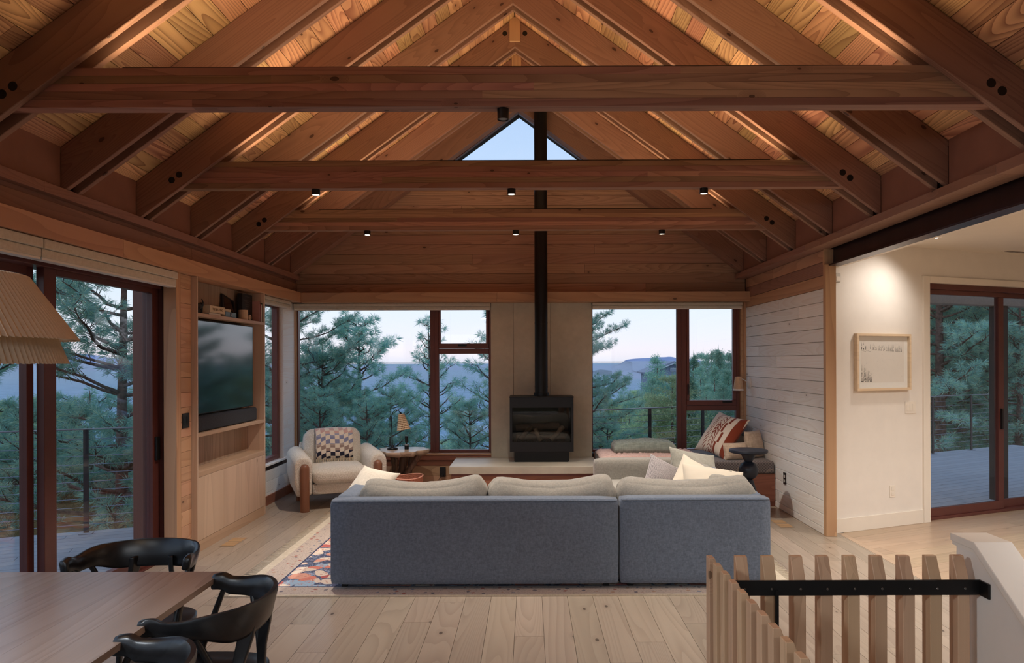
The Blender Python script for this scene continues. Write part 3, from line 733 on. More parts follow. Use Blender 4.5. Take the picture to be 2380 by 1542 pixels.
def log(p0, p1, r, mat):
    p0 = Vector(p0); d = Vector(p1) - p0; pts = [(d.length * q / 6, 0, 0) for q in range(7)]
    o = MB().tube([(a, mnoise.noise(Vector((a*9, 1, r*90)))*.012, mnoise.noise(Vector((a*9, 5, r*90)))*.012) for a, _, _ in pts], [r*(.85 + .25*rnd.random()) for _ in pts], 9).obj('log', mat, t)
    o.rotation_euler = d.to_track_quat('X', 'Z').to_euler(); o.location = p0; return auto_smooth(o, 60)
log((-.17, 8.62, .80), (.36, 8.60, .84), .045, M['log']); log((-.17, 8.50, .70), (.43, 8.50, .70), .04, M['bark'])
log((-.12, 8.44, .675), (.02, 8.56, .83), .033, M['bark']); log((.06, 8.44, .81), (.13, 8.42, .67), .026, M['log'])
log((.25, 8.42, .675), (.40, 8.50, .83), .030, M['log']); log((-.05, 8.56, .76), (.47, 8.58, .73), .03, M['bark'])
em = MB()
for _ in range(90):
    x, y, r = rnd.uniform(-.19, .47), rnd.uniform(8.40, 8.66), rnd.uniform(.008, .018)
    em.lathe([(r*.5, -r*.5), (r, 0), (r*.4, r*.6)], (x, y, .652), 5)
stuff(em.obj('ember_bed', M['bark'], t))
cyl('flue_pipe', .140, 8.53, 1.225, 4.98, .0785, M['blk'], t, 40, bevel=0)
cyl('flue_collar', .140, 8.53, 1.20, 1.24, .092, M['blk'], t, 40)
for zc in (1.30, 2.07, 3.35): cyl('pipe_seam', .140, 8.53, zc, zc + .02, .0800, M['blk'], t, 40, bevel=0)

# bench (day bed) right of the hearth
t = thing('window_bench', 'redwood built-in bench with patterned grey seat cushion in the right corner', 'bench')
bx('base', .806, 2.714, 7.83, 8.855, 0, .365, M['red'], t)
bx('face_panel', .806, 2.714, 7.81, 7.829, .06, .362, M['red'], t, .003, 1)
tq = NT('bench_tapestry'); co = tq.objco()
ck = tq.n('ShaderNodeTexChecker'); ck.inputs['Scale'].default_value = 62; tq.l(tq.n('ShaderNodeMapping').outputs[0] if False else co, ck.inputs['Vector'])
wv = tq.vor(co, 6.5, 'DISTANCE_TO_EDGE'); md = tq.math('LESS_THAN', tq.math('ABSOLUTE', tq.math('SUBTRACT', tq.vor(co, 5.0), .32)), .05)
c = tq.mix(ck.outputs['Fac'], srgb(92, 84, 84), srgb(128, 118, 114)); c = tq.mix(tq.math('MULTIPLY', md, .6), c, srgb(150, 136, 124))
M['tap'] = tq.bsdf(c, .9, 0, .15, ck.outputs['Fac'], .15, .002, sheen=.2)
bx('seat_cushion', .812, 2.705, 7.80, 8.855, .366, .500, M['tap'], t, .022, 3)
bx('window_ledge', .806, 2.66, 8.862, 8.97, .300, .463, M['red'], t)

# media cabinet
t = thing('media_cabinet', 'tall pale oak built-in cabinet with television niche, shelves and three doors', 'cabinet')
CX0 = XL - .028; cf = HL; ya, yb = 5.974, 7.516
bx('side_panel', CX0, cf, ya, ya + .022, 0, 2.350, M['cabz'], t, .001, 1)
bx('side_panel', CX0, cf, yb - .022, yb, 0, 2.350, M['cabz'], t, .001, 1)
CX = -2.997                         # shallow niche
ya2, yb2 = ya + .022, yb - .022
for z0, z1, nm in ((2.012, 2.043, 'shelf'), (.980, 1.012, 'shelf'), (.638, .682, 'counter')):
    bx(nm, CX, cf, ya2, yb2, z0, z1, M['caby'], t, .0015, 1)
n = 9; wv_ = (yb2 - ya2) / n
for z0, z1 in ((.682, .980), (1.012, 2.012), (2.043, 2.35)):
    for i in range(n):
        bx('back_board', CX - .012, CX, ya2 + i * wv_ + .0015, ya2 + (i+1) * wv_ - .0015, z0, z1, M['niche'], t)
bx('carcass', CX, cf - .03, ya2, yb2, .0, .636, M['gap'], t)
bx('plinth', cf - .03, cf - .002, ya2, yb2, 0, .094, M['caby'], t)
dw = (yb2 - ya2) / 3
for i in range(3):
    bx('door', cf - .022, cf - .001, ya2 + i * dw + .0015, ya2 + (i+1) * dw - .0015, .0965, .636, M['cabz'], t, .001, 1)
t = thing('television', 'large black flat television in the cabinet niche above the soundbar', 'television')
ty0, ty1 = ya2 + .012, yb2 - .135
bx('body', -2.960, -2.884, ty0, ty1, 1.165, 1.990, M['blkp'], t, .004, 2)
bx('screen', -2.884, -2.880, ty0 + .008, ty1 - .008, 1.175, 1.982, M['screen'], t)
bx('wall_mount', CX + .001, -2.961, 6.5, 6.95, 1.4, 1.75, M['blkp'], t)
t = thing('soundbar', 'long dark soundbar below the television screen in the cabinet niche', 'speaker')
M['spk'] = fabric('speaker_cloth', srgb(34, 36, 42), srgb(50, 52, 58), 500, .8, .02, .1)
bx('speaker_body', -2.955, -2.850, ty0 + .01, ty1 + .02, 1.014, 1.150, M['spk'], t, .02, 4)

# shelf objects (shelf top 2.043)
ZS2 = 2.0432
def book(name, lab, y0, y1, x0, x1, z0, z1, mat, group=None, spine='front', cat='book'):
    """cover with a page block showing"""
    t = thing(name, lab, cat, group=group)
    c = MB()
    if z1 - z0 < min(y1 - y0, x1 - x0):      # lying: spine towards the room
        c.box(x0, x1, y0, y1, z0, z0 + .003).box(x0, x1, y0, y1, z1 - .003, z1).box(x1 - .004, x1, y0, y1, z0, z1)
        pg = (x0 + .004, x1 - .005, y0 + .004, y1 - .004, z0 + .0032, z1 - .0032)
    else:                                     # standing on edge, spine towards the room
        c.box(x0, x1, y0, y0 + .003, z0, z1).box(x0, x1, y1 - .003, y1, z0, z1).box(x1 - .004, x1, y0, y1, z0, z1)
        pg = (x0 + .004, x1 - .005, y0 + .0032, y1 - .0032, z0 + .003, z1 - .003)
    c.obj('cover', mat, t, bevel=.001, seg=1); bx('pages', *pg, M['page'], t); return t
M['page'] = plain('book_pages', srgb(226, 214, 190), .8, nz=.05, scale=120)
bk = {k: plain('book_cover_' + k, srgb(*c), .55, nz=.04, scale=30) for k, c in
      {'cream': (214, 192, 156), 'white': (232, 224, 210), 'black': (26, 24, 26), 'red': (150, 46, 40), 'green': (82, 84, 58), 'blue': (120, 148, 166), 'tan': (206, 180, 150), 'pink': (190, 140, 130), 'olive': (60, 58, 40)}.items()}
book('slim_book', 'slim white book lying under the fat cream book on the top shelf', 6.24, 6.47, -2.98, -2.832, ZS2, ZS2 + .018, bk['white'])
bs = book('fat_book', 'fat cream book with brown spine lettering lying on the top shelf', 6.255, 6.565, -2.985, -2.832, ZS2 + .0185, ZS2 + .085, bk['cream'])
def text(body, size, mat, parent, Mx, name='lettering', ext=.0006):
    cu = bpy.data.curves.new(name, 'FONT'); cu.body = body; cu.size = size; cu.extrude = ext; cu.align_x = 'CENTER'; cu.align_y = 'CENTER'
    o = bpy.data.objects.new(name, cu); COL.objects.link(o)
    dg = bpy.context.evaluated_depsgraph_get(); me = bpy.data.meshes.new_from_object(o.evaluated_get(dg)); bpy.data.objects.remove(o)
    o = bpy.data.objects.new(name, me); COL.objects.link(o); me.materials.append(mat); o.parent = parent; o.matrix_local = Mx; return o
M['ink'] = plain('brown_ink', srgb(96, 70, 44), .7)
M['inkw'] = plain('white_ink', srgb(230, 230, 226), .6)
RotL = Matrix(((0, 0, 1, 0), (1, 0, 0, 0), (0, 1, 0, 0), (0, 0, 0, 1)))     # text x -> +Y, text y -> +Z, facing +X
text('THE BEE-STING', .031, M['ink'], bs, Matrix.Translation((-2.8315, 6.41, ZS2 + .052)) @ RotL)
t = book('blue_box_book', 'pale blue book lying on the top shelf with a small white figure on its spine', 6.58, 6.815, -2.985, -2.832, ZS2, ZS2 + .05, bk['blue'])
bx('spine_panel', -2.8322, -2.831, 6.675, 6.71, ZS2 + .006, ZS2 + .044, bk['black'], t)
MB().prism([(6.684, ZS2 + .010), (6.702, ZS2 + .010), (6.695, ZS2 + .040), (6.691, ZS2 + .040)], 'x', -2.831, -2.8302).obj('emblem', M['inkw'], t)
bx('page_block', -2.97, -2.85, 6.60, 6.74, ZS2 + .0503, ZS2 + .078, M['page'], thing('small_notebook', 'small cream notebook lying on the pale blue book', 'book'), .002, 1)
t = thing('leaning_frame', 'black picture frame leaning back on the top shelf behind the pale blue book', 'picture frame', (-2.975, 6.86, ZS2 + .002), 0)
fr = Matrix.Rotation(R(-17), 4, 'X') @ Matrix.Rotation(R(10), 4, 'Y')
fo = MB().box(-.01, .01, -.14, .12, 0, .22).obj('frame', bk['black'], t, bevel=.004); fo.location = (.03, .06, 0); fo.rotation_euler = (R(-12), R(-9), 0)
fo2 = MB().box(.0102, .0112, -.115, .10, .02, .2).obj('picture', M['screen'], t); fo2.location = (.03, .06, 0); fo2.rotation_euler = (R(-12), R(-9), 0)
t = thing('large_black_book', 'large black book standing face-out on the top shelf with faint grey title lines', 'book')
bx('cover', -2.955, -2.905, 7.14, 7.395, ZS2, ZS2 + .275, bk['black'], t, .002, 1)
M['inkg'] = plain('grey_ink', srgb(84, 80, 76), .7)
for zz_, a, b_ in ((.245, 7.15, 7.27), (.205, 7.12, 7.29), (.19, 7.15, 7.25), (.165, 7.15, 7.28), (.145, 7.17, 7.26), (.12, 7.14, 7.26), (.075, 7.16, 7.25), (.06, 7.16, 7.23)):
    bx('title_line', -2.9048, -2.9042, a + .06, b_ + .06, ZS2 + zz_, ZS2 + zz_ + .006, M['inkg'], t)
t = thing('candle_jar', 'pale cylindrical candle on the top shelf in front of the black book', 'candle', (-2.872, 7.08, ZS2))
cyl('jar', 0, 0, 0, .10, .045, bk['tan'], t); cyl('wick', 0, 0, .10, .112, .002, bk['black'], t, 6, bevel=0)
t = thing('wooden_knot', 'small pale wooden link ornament on the top shelf beside the candle', 'ornament', (-2.845, 7.175, ZS2))
for dx, dy, rr in ((0, 0, 0), (.0, .045, 1)):
    pts = [(.0 if rr else 0.024*math.cos(a)*0, .026*math.cos(a), .028 + .024*math.sin(a)) for a in np.linspace(0, 2*math.pi, 15)]
    o = MB().tube([(p[0] + dx, p[1] + dy, p[2]) for p in pts], .008, 6, cap=False).obj('link', bk['tan'], t)
    if rr: o.rotation_euler = (0, 0, R(25))
yy = 7.402
for nm, cc, th, h_, lb in (('pink', 'pink', .014, .215, 'thin pink spined book standing upright, leftmost by the cabinet side'), ('red', 'red', .016, .19, 'red spined book standing upright between pink and green'),
                           ('green', 'olive', .016, .19, 'olive green book standing upright on the top shelf'), ('white', 'white', .018, .185, 'white spined book standing upright near the cabinet side'), ('brown', 'green', .012, .2, 'khaki book standing last against the cabinet side')):
    book('upright_book', lb, yy, yy + th, -2.985, -2.832, ZS2, ZS2 + h_, bk[cc]); yy += th + .001
# elephant figurine with raised trunk
t = thing('elephant_figurine', 'small dark elephant figurine with raised trunk at the left end of the shelf', 'figurine', (-2.862, 6.115, ZS2))
e = MB()
def ell(mb, c, r, n=12, m=8):
    vs = []; fs = []
    for i in range(m + 1):
        th = math.pi * i / m
        for k in range(n):
            a = 2*math.pi*k/n; vs.append((c[0] + r[0]*math.sin(th)*math.cos(a), c[1] + r[1]*math.sin(th)*math.sin(a), c[2] - r[2]*math.cos(th)))
    for i in range(m):
        for k in range(n):
            k2 = (k+1) % n; fs.append((i*n+k, i*n+k2, (i+1)*n+k2, (i+1)*n+k))
    mb.add(vs, fs); return mb
ell(e, (0, -.01, .062), (.026, .04, .028)); ell(e, (0, .032, .078), (.02, .022, .022)); ell(e, (0.018, .026, .078), (.004, .016, .018)); ell(e, (-.018, .026, .078), (.004, .016, .018))
for dx in (-.014, .014):
    for dy in (-.034, .014): e.tube([(dx, dy, .055), (dx, dy + .002, .02), (dx, dy, 0)], [.012, .009, .011], 8)
e.tube([(0, .045, .074), (0, .066, .078), (0, .074, .098), (0, .060, .118), (0, .048, .130)], [.010, .008, .0065, .005, .004], 8)
e.tube([(0, -.05, .07), (0, -.058, .05), (0, -.06, .035)], [.003, .002, .002], 5)
auto_smooth(e.obj('body', bk['black'], t), 80)

# ================================================================== SEATING
def superbox(name, w_, d_, h_, r, mat, parent, M_=None, n=10, puff=.0, seed=0, wr=0.0, sag=0.0, seam=None, prof=None):
    """soft upholstered block centred on x,y, base at z=0: subdivided box with rounded edges, crown, wrinkles"""
    bm = bmesh.new(); bmesh.ops.create_cube(bm, size=2)
    bmesh.ops.subdivide_edges(bm, edges=bm.edges[:], cuts=n, use_grid_fill=True)
    for v in bm.verts:
        x, y, z = v.co
        hx, hy, hz = w_/2, d_/2, h_/2
        p = Vector((x*hx, y*hy, z*hz))
        q = Vector((max(-hx + r, min(hx - r, p.x)), max(-hy + r, min(hy - r, p.y)), max(-hz + r, min(hz - r, p.z))))
        dlt = p - q
        if dlt.length > 1e-6: p = q + dlt.normalized() * min(r, dlt.length * 1.0 if dlt.length < r else r)
        cx_, cy_, cz_ = 1 - x*x, 1 - y*y, 1 - z*z
        p.z += puff * max(0, cx_) ** .6 * max(0, cy_) ** .6 * (1 if z > 0 else -.3) * abs(z)
        p.y += puff * .7 * max(0, cx_) ** .6 * max(0, cz_) ** .6 * y * abs(y) ** 2
        p.x += puff * .4 * max(0, cy_) ** .6 * max(0, cz_) ** .6 * x * abs(x) ** 2
        if sag: p.z -= sag * max(0, 1 - abs(x) ** 1.8) * (z > 0) * abs(z)
        if prof: p.z += prof(x) * (z > 0) * abs(z) ** .5
        if wr:
            nz = mnoise.noise(Vector((p.x*9 + seed, p.y*14, p.z*7))) + .5 * mnoise.noise(Vector((p.x*23 + seed, p.y*9, p.z*15 + 7)))
            edge = (abs(x) ** 3 * .9 + .5)
            p += p.normalized() * nz * wr * edge
        v.co = p + Vector((0, 0, h_/2))
    me = bpy.data.meshes.new(name); bm.to_mesh(me); bm.free(); me.materials.append(mat)
    me.polygons.foreach_set('use_smooth', [True] * len(me.polygons))
    o = bpy.data.objects.new(name, me); COL.objects.link(o)
    if parent: o.parent = parent
    if M_ is not None: o.matrix_local = M_
    return o
def crest(l, r_, m): return lambda x: (r_*max(0, x)**2 + l*max(0, -x)**2 + m*(1 - x*x)) - .035*(abs(x) ** 8)
def pillow(name, w_, h_, t_, mat, parent=None, M_=None, n=22, pinch=.10, seed=0, wr=.006, chop=0.0, pw=2.2):
    """stuffed cover: local x width, z height, y thickness, centred"""
    vs = []; fs = []
    for sgn in (-1, 1):
        for i in range(n + 1):
            for j in range(n + 1):
                u = -1 + 2*i/n; v = -1 + 2*j/n
                x = w_/2 * u * (1 - pinch * (1 - v*v) * abs(u) ** 2 ) ; z = h_/2 * v * (1 - pinch * (1 - u*u) * abs(v) ** 2)
                th = ((1 - abs(u) ** pw) * (1 - abs(v) ** pw)) ; th = max(0, th) ** .52 * t_/2
                z -= chop * math.exp(-(u*2.6) ** 2) * max(0, v) ** 2
                nz = mnoise.noise(Vector((x*8 + seed, sgn*2.0, z*8))) + .5*mnoise.noise(Vector((x*20 + seed, sgn, z*20)))
                th2 = th + nz * wr * (1 if th > .004 else 0)
                vs.append((x, sgn * max(th2, 0.0012), z))
    N = (n+1) ** 2
    for s_ in (0, 1):
        for i in range(n):
            for j in range(n):
                a = s_*N + i*(n+1) + j; f = (a, a+n+1, a+n+2, a+1)
                fs.append(f if s_ == 0 else f[::-1])
    def rim(a, b): return (a, b, b + N, a + N)
    for i in range(n):
        fs.append(rim((i+1)*(n+1), i*(n+1))); fs.append(rim(i*(n+1)+n, (i+1)*(n+1)+n)); fs.append(rim(i, i+1)); fs.append(rim(n*(n+1)+i+1, n*(n+1)+i))
    me = bpy.data.meshes.new(name); me.from_pydata(vs, [], fs); me.materials.append(mat)
    me.polygons.foreach_set('use_smooth', [True] * len(me.polygons))
    o = bpy.data.objects.new(name, me); COL.objects.link(o)
    if parent: o.parent = parent
    if M_ is not None: o.matrix_local = M_
    return o
T = Matrix.Translation
def Rm(a, ax): return Matrix.Rotation(R(a), 4, ax)

RUGZ = .012
# --- sofa, left section
sA = thing('sectional_sofa', 'long left section of the grey linen sectional sofa, seen from behind, with two back cushions', 'sofa')
x0, x1 = -1.408, .622
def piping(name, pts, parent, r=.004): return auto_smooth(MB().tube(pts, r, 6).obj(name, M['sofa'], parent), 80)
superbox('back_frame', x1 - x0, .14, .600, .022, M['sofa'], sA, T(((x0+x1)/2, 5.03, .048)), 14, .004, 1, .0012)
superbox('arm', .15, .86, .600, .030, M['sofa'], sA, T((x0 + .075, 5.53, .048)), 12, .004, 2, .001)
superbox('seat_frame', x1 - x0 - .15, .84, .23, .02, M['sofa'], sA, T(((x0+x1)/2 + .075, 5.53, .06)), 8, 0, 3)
for i in range(2):
    w_ = (x1 - x0 - .15) / 2 - .006
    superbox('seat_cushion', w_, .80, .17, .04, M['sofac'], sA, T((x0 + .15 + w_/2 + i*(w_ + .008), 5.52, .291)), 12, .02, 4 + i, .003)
piping('piping', [(x0 + .012, 4.962, .636), (x1 - .012, 4.962, .636)], sA)
for lx in (x0 + .08, x1 - .08):
    for ly in (5.06, 5.85): bx('leg', lx - .02, lx + .02, ly - .02, ly + .02, RUGZ, .05, M['blk'], sA)
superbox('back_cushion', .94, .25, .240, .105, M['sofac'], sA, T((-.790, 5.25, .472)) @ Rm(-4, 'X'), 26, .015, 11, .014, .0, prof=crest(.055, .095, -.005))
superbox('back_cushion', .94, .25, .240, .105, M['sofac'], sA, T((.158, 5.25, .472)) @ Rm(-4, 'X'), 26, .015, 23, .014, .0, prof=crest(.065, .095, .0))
# --- right section (return)
sB = thing('sectional_sofa', 'right corner section of the grey linen sectional sofa, running away toward the bench', 'sofa')
x2, x3 = .633, 1.694
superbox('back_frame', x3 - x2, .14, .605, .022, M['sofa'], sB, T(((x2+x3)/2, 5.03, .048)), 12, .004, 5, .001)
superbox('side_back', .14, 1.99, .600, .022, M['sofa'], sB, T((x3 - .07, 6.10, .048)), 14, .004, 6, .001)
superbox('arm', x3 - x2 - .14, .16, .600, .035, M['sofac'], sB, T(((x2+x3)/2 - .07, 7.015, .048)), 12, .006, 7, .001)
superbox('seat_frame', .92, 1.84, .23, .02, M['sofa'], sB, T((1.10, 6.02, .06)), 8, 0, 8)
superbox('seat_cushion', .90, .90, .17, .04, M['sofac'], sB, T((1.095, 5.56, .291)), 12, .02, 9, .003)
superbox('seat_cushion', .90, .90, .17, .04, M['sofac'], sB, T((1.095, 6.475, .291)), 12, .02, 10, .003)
piping('piping', [(x2 + .012, 4.962, .641), (x3 - .012, 4.962, .641)], sB)
for lx in (x2 + .08, x3 - .08):
    for ly in (5.06, 6.95): bx('leg', lx - .02, lx + .02, ly - .02, ly + .02, RUGZ, .05, M['blk'], sB)
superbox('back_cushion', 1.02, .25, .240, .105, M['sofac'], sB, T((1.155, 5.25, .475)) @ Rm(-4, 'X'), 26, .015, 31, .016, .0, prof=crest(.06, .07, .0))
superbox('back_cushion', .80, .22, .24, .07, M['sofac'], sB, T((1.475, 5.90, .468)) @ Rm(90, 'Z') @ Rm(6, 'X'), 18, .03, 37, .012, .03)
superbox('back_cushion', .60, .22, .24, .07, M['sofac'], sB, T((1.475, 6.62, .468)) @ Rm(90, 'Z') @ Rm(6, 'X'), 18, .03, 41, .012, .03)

# throw pillows
M['pcream'] = fabric('cream_cotton', srgb(210, 200, 182), srgb(226, 217, 202), 300, .9, .03)
M['pgrey'] = fabric('sage_grey_cotton', srgb(150, 148, 138), srgb(170, 168, 156), 300, .9, .05)
tq = NT('small_dots'); co = tq.objco(); v = tq.vor(tq.vmath('MULTIPLY', co, (1, 0, 1)), 120, rand=.15)
M['pdots'] = tq.bsdf(tq.mix(tq.math('GREATER_THAN', v, .50), srgb(172, 165, 164), srgb(84, 78, 84)), .9, 0, .1, v, .2, .002, sheen=.2)
tq = NT('bird_print'); co = tq.objco()
n = tq.noise(co, 7.5, 3, .55, .8); n2 = tq.noise(co, 2.1, 1, .5)
mk = tq.math('MULTIPLY', tq.math('GREATER_THAN', n, .60), tq.math('GREATER_THAN', n2, .50))
M['pbird'] = tq.bsdf(tq.mix(mk, srgb(218, 208, 190), srgb(104, 104, 92)), .9, 0, .1, n, .1, .002, sheen=.2)
def tp(name, lab, w_, h_, th, mat, loc, rx, rz, ry=0, **k):
    o = pillow(name, w_, h_, th, mat, None, None, **k); o.location = loc; o.rotation_mode = 'XYZ'
    o.matrix_world = T(loc) @ Rm(rz, 'Z') @ Rm(rx, 'X') @ Rm(ry, 'Y')
    tag(o, lab, 'pillow'); return o
tp('throw_pillow', 'cream quilted pillow on the sofa arm corner, in front of the armchair', .38, .36, .14, M['pcream'], (-1.27, 5.60, .625), -46, -24, 8, seed=3)
tp('throw_pillow', 'small grey speckled pillow at the return of the sofa', .32, .32, .13, M['pdots'], (1.13, 6.02, .620), -24, 22, 30, seed=5, pinch=.06)
tp('throw_pillow', 'sage grey pillow with gathered folds behind the small speckled pillow', .50, .46, .17, M['pgrey'], (1.50, 6.40, .590), -30, 28, 14, seed=8, wr=.016, pinch=.06)
tp('throw_pillow', 'cream pillow on the sofa return, standing on its corner, highest of the cream ones', .48, .48, .20, M['pbird'], (1.40, 5.86, .545), -34, 18, 40, seed=12, pinch=.05)
tp('throw_pillow', 'cream pillow with a dark grey bird print lying at the sofa corner', .50, .42, .18, M['pbird'], (1.46, 5.62, .590), -40, 6, 12, seed=27, pinch=.05)

# --- armchair
ac = thing('armchair', 'cream boucle armchair with rounded arms and round walnut legs by the corner windows', 'armchair', (-2.08, 7.795, 0), R(24.6))
def post(name, x, y, z1, r, dome=True):
    pr = [(r*.97, 0), (r, .006)] + ([(r, z1 - r)] + [(r*math.cos(a), z1 - r + r*math.sin(a)) for a in (.3, .6, .9, 1.2, 1.45)] if dome else [(r, z1)])
    return auto_smooth(MB().lathe(pr, (x, y, 0), 24).obj(name, M['legw'], ac), 50)
post('leg', -.395, -.02, .515, .05); post('leg', .395, -.02, .515, .05)
post('leg', -.36, .68, .22, .045, False); post('leg', .36, .68, .22, .045, False)
def arm(sg):
    prof = []
    hw, hb, ht = .100, .150, .600
    for a in np.linspace(0, math.pi, 15): prof.append((hw*math.cos(a), ht - hw + hw*math.sin(a)))
    inner = [(-hw, hb + .03), (-hw + .02, hb)] ; outer = [(hw*.62, hb), (hw*.98, hb + .16)]
    pts = prof + inner + [(0, hb - .0)] + outer
    vs = []; fs = []; ny = 10; n = len(pts)
    for j in range(ny + 1):
        y = -.015 + .80 * j/ny
        e = 1 - max(0, 1 - j/1.0) * .10 - max(0, 1 - (ny - j)/1.0) * .14
        for (x, z) in pts:
            cz = .38
            vs.append((sg*(.395 + .012 + x*e), y, cz + (z - cz)*e + .035 * (j/ny)))
    for j in range(ny):
        for k in range(n):
            k2 = (k+1) % n; f = (j*n+k, j*n+k2, (j+1)*n+k2, (j+1)*n+k); fs.append(f if sg < 0 else f[::-1])
    f0 = tuple(range(n)); f1 = tuple(ny*n + k for k in range(n))
    fs += [f0[::-1], f1] if sg < 0 else [f0, f1[::-1]]
    o = MB().add(vs, fs).obj('armrest', M['boucle'], ac); auto_smooth(o, 55)
    b_ = o.modifiers.new('b', 'BEVEL'); b_.width = .018; b_.segments = 3; b_.limit_method = 'ANGLE'; b_.angle_limit = R(50); return o
arm(-1); arm(1)
superbox('seat_frame', .62, .70, .12, .02, M['boucle'], ac, T((0, .36, .165)), 6, 0)
superbox('seat_cushion', .605, .66, .165, .06, M['boucle'], ac, T((0, .31, .275)), 14, .03, 3, .004)
superbox('back_cushion', .64, .20, .44, .075, M['boucle'], ac, T((0, .60, .375)) @ Rm(-10, 'X'), 16, .03, 5, .004)
superbox('back_frame', .72, .07, .50, .03, M['boucle'], ac, T((0, .735, .18)) @ Rm(-8, 'X'), 8, .0, 6)
# blanket over the chair back
tq = NT('checked_wool'); co = tq.objco(); sp = tq.n('ShaderNodeSeparateXYZ'); tq.l(co, sp.inputs[0])
uu = tq.math('MULTIPLY', sp.outputs[0], 1/.052)
wob = tq.math('MULTIPLY', tq.math('SINE', tq.math('MULTIPLY', sp.outputs[0], 18.0)), .35)
vv = tq.math('ADD', tq.math('MULTIPLY', sp.outputs[2], 1/.048), tq.math('ADD', wob, tq.math('MULTIPLY', uu, -.22)))
par = tq.math('MODULO', tq.math('ADD', tq.math('ADD', tq.math('FLOOR', uu), tq.math('FLOOR', vv)), 100.0), 2.0)
mrn = tq.n('ShaderNodeMapRange'); tq.l(sp.outputs[2], mrn.inputs[0]); mrn.inputs[1].default_value = .50; mrn.inputs[2].default_value = .80
dk = tq.ramp(mrn.outputs[0], [(.0, srgb(40, 40, 58)), (.24, srgb(44, 44, 62)), (.30, srgb(150, 128, 118)), (.50, srgb(170, 150, 140)), (.56, srgb(128, 132, 160)), (.85, srgb(150, 152, 172)), (.95, srgb(200, 160, 150))], 'CONSTANT')
M['check'] = tq.bsdf(tq.mix(par, dk, srgb(220, 206, 190)), .92, 0, .1, tq.noise(co, 300, 2), .2, .002, sheen=.3)
th = thing('throw_blanket', 'checked blue and cream fringed blanket draped over the armchair back', 'blanket', (-2.08, 7.795, 0), R(24.6))
path = [(.437, .500), (.452, .58), (.466, .66), (.480, .735), (.50, .785), (.545, .822), (.60, .835), (.66, .826), (.715, .80), (.80, .70), (.83, .60)]
nx = 16; vs = []; fs = []
for i in range(nx + 1):
    xx = -.215 + .42 * i/nx
    for j, (y, z) in enumerate(path):
        wv2 = .004 * math.sin(i*1.3 + j*.4)
        vs.append((xx + .012*(j/10), y - .022 + wv2, z + .004 + wv2*.4))
m_ = len(path)
for i in range(nx):
    for j in range(m_ - 1): fs.append((i*m_+j, i*m_+j+1, (i+1)*m_+j+1, (i+1)*m_+j))
o = MB().add(vs, fs).obj('cloth', M['check'], th, smooth=True); sd = o.modifiers.new('s', 'SOLIDIFY'); sd.thickness = .008; sd.offset = 0
fr = MB()
M['fringe'] = plain('wool_fringe', srgb(196, 178, 152), .95, nz=.1, scale=80)
for i in range(60):
    xx = -.213 + .416 * i/59; L = .075 + rnd.uniform(-.012, .01)
    fr.tube([(xx, .414, .505), (xx + rnd.uniform(-.006, .006), .405, .47), (xx + rnd.uniform(-.01, .01), .395, .512 - L)], [.0028, .0026, .0016], 4)
stuff(fr.obj('fringe', M['fringe'], th))

# --- root table, lamp, candle holder, basket
t = thing('root_table', 'side table with a wavy live-edge top on twisted root legs by the window', 'side table', (-1.53, 8.45, 0))
nseg = 72; pts = []
for k in range(nseg):
    a = 2*math.pi*k/nseg
    r = .292 + .022*math.sin(3*a + .7) + .016*math.sin(7*a + 1.9) + .010*math.sin(12*a) - (.045 if 0 else 0)
    pts.append((r*math.cos(a), r*.98*math.sin(a)))
m = MB(); n = nseg; zb, zt_ = .508, .568
for zq, sc in ((zb, .90), (zb + .02, .975), (zt_ - .012, 1.0), (zt_, .992)): m.v += [(p[0]*sc, p[1]*sc, zq + (.004*math.sin(i*.9) if zq < zt_ - .02 else 0)) for i, p in enumerate(pts)]
for j in range(3): m.f += [(j*n+k, j*n+(k+1) % n, (j+1)*n+(k+1) % n, (j+1)*n+k) for k in range(n)]
m.f += [tuple(range(n))[::-1], tuple(3*n+k for k in range(n))]
M['slab'] = wood('live_edge_slab', srgb(196, 168, 140), srgb(170, 138, 108), srgb(120, 88, 64), 'x', 9, .5, .22, .3, 0, spec=.6)
auto_smooth(m.obj('table_top', M['slab'], t), 50)
for pts_, rr in (([(-.13, .02, .515), (-.10, 0, .40), (-.07, -.02, .2), (-.12, -.06, 0)], [.035, .028, .03, .045]),
                 ([(.02, .04, .515), (.0, .02, .35), (-.03, .03, .15), (.02, .08, 0)], [.05, .045, .05, .06]),
                 ([(.21, -.02, .515), (.14, -.03, .40), (.04, -.04, .25), (0, -.05, .12), (.05, -.12, 0)], [.04, .034, .036, .04, .04]),
                 ([(-.06, -.10, .515), (-.05, -.09, .38), (-.08, -.05, .2), (-.16, .02, 0)], [.022, .018, .022, .03]),
                 ([(.10, .12, .515), (.08, .08, .3), (.03, .05, .15), (.12, .1, 0)], [.03, .03, .035, .04])):
    pp = [Vector(p) for p in pts_]; fine = []; fr_ = []
    for i in range(len(pp) - 1):
        for q in range(4):
            u = q/4; fine.append(pp[i].lerp(pp[i+1], u) + Vector((mnoise.noise(pp[i]*9 + Vector((u*3, 0, 0))), mnoise.noise(pp[i]*7 + Vector((0, u*3, 4))), 0))*.012); fr_.append(rr[i]*(1-u) + rr[i+1]*u)
    fine.append(pp[-1]); fr_.append(rr[-1])
    auto_smooth(MB().tube(fine, fr_, 10).obj('root_leg', M['root'], t), 70)
t = thing('table_lamp', 'small dark lamp with gooseneck and woven rattan shade on the root table', 'lamp', (-1.645, 8.45, .5685))
auto_smooth(MB().lathe([(.062, 0), (.064, .008), (.060, .018), (.040, .026), (.024, .036), (.018, .05), (.010, .055)], (0, 0, 0), 28).obj('base', M['blk'], t), 50)
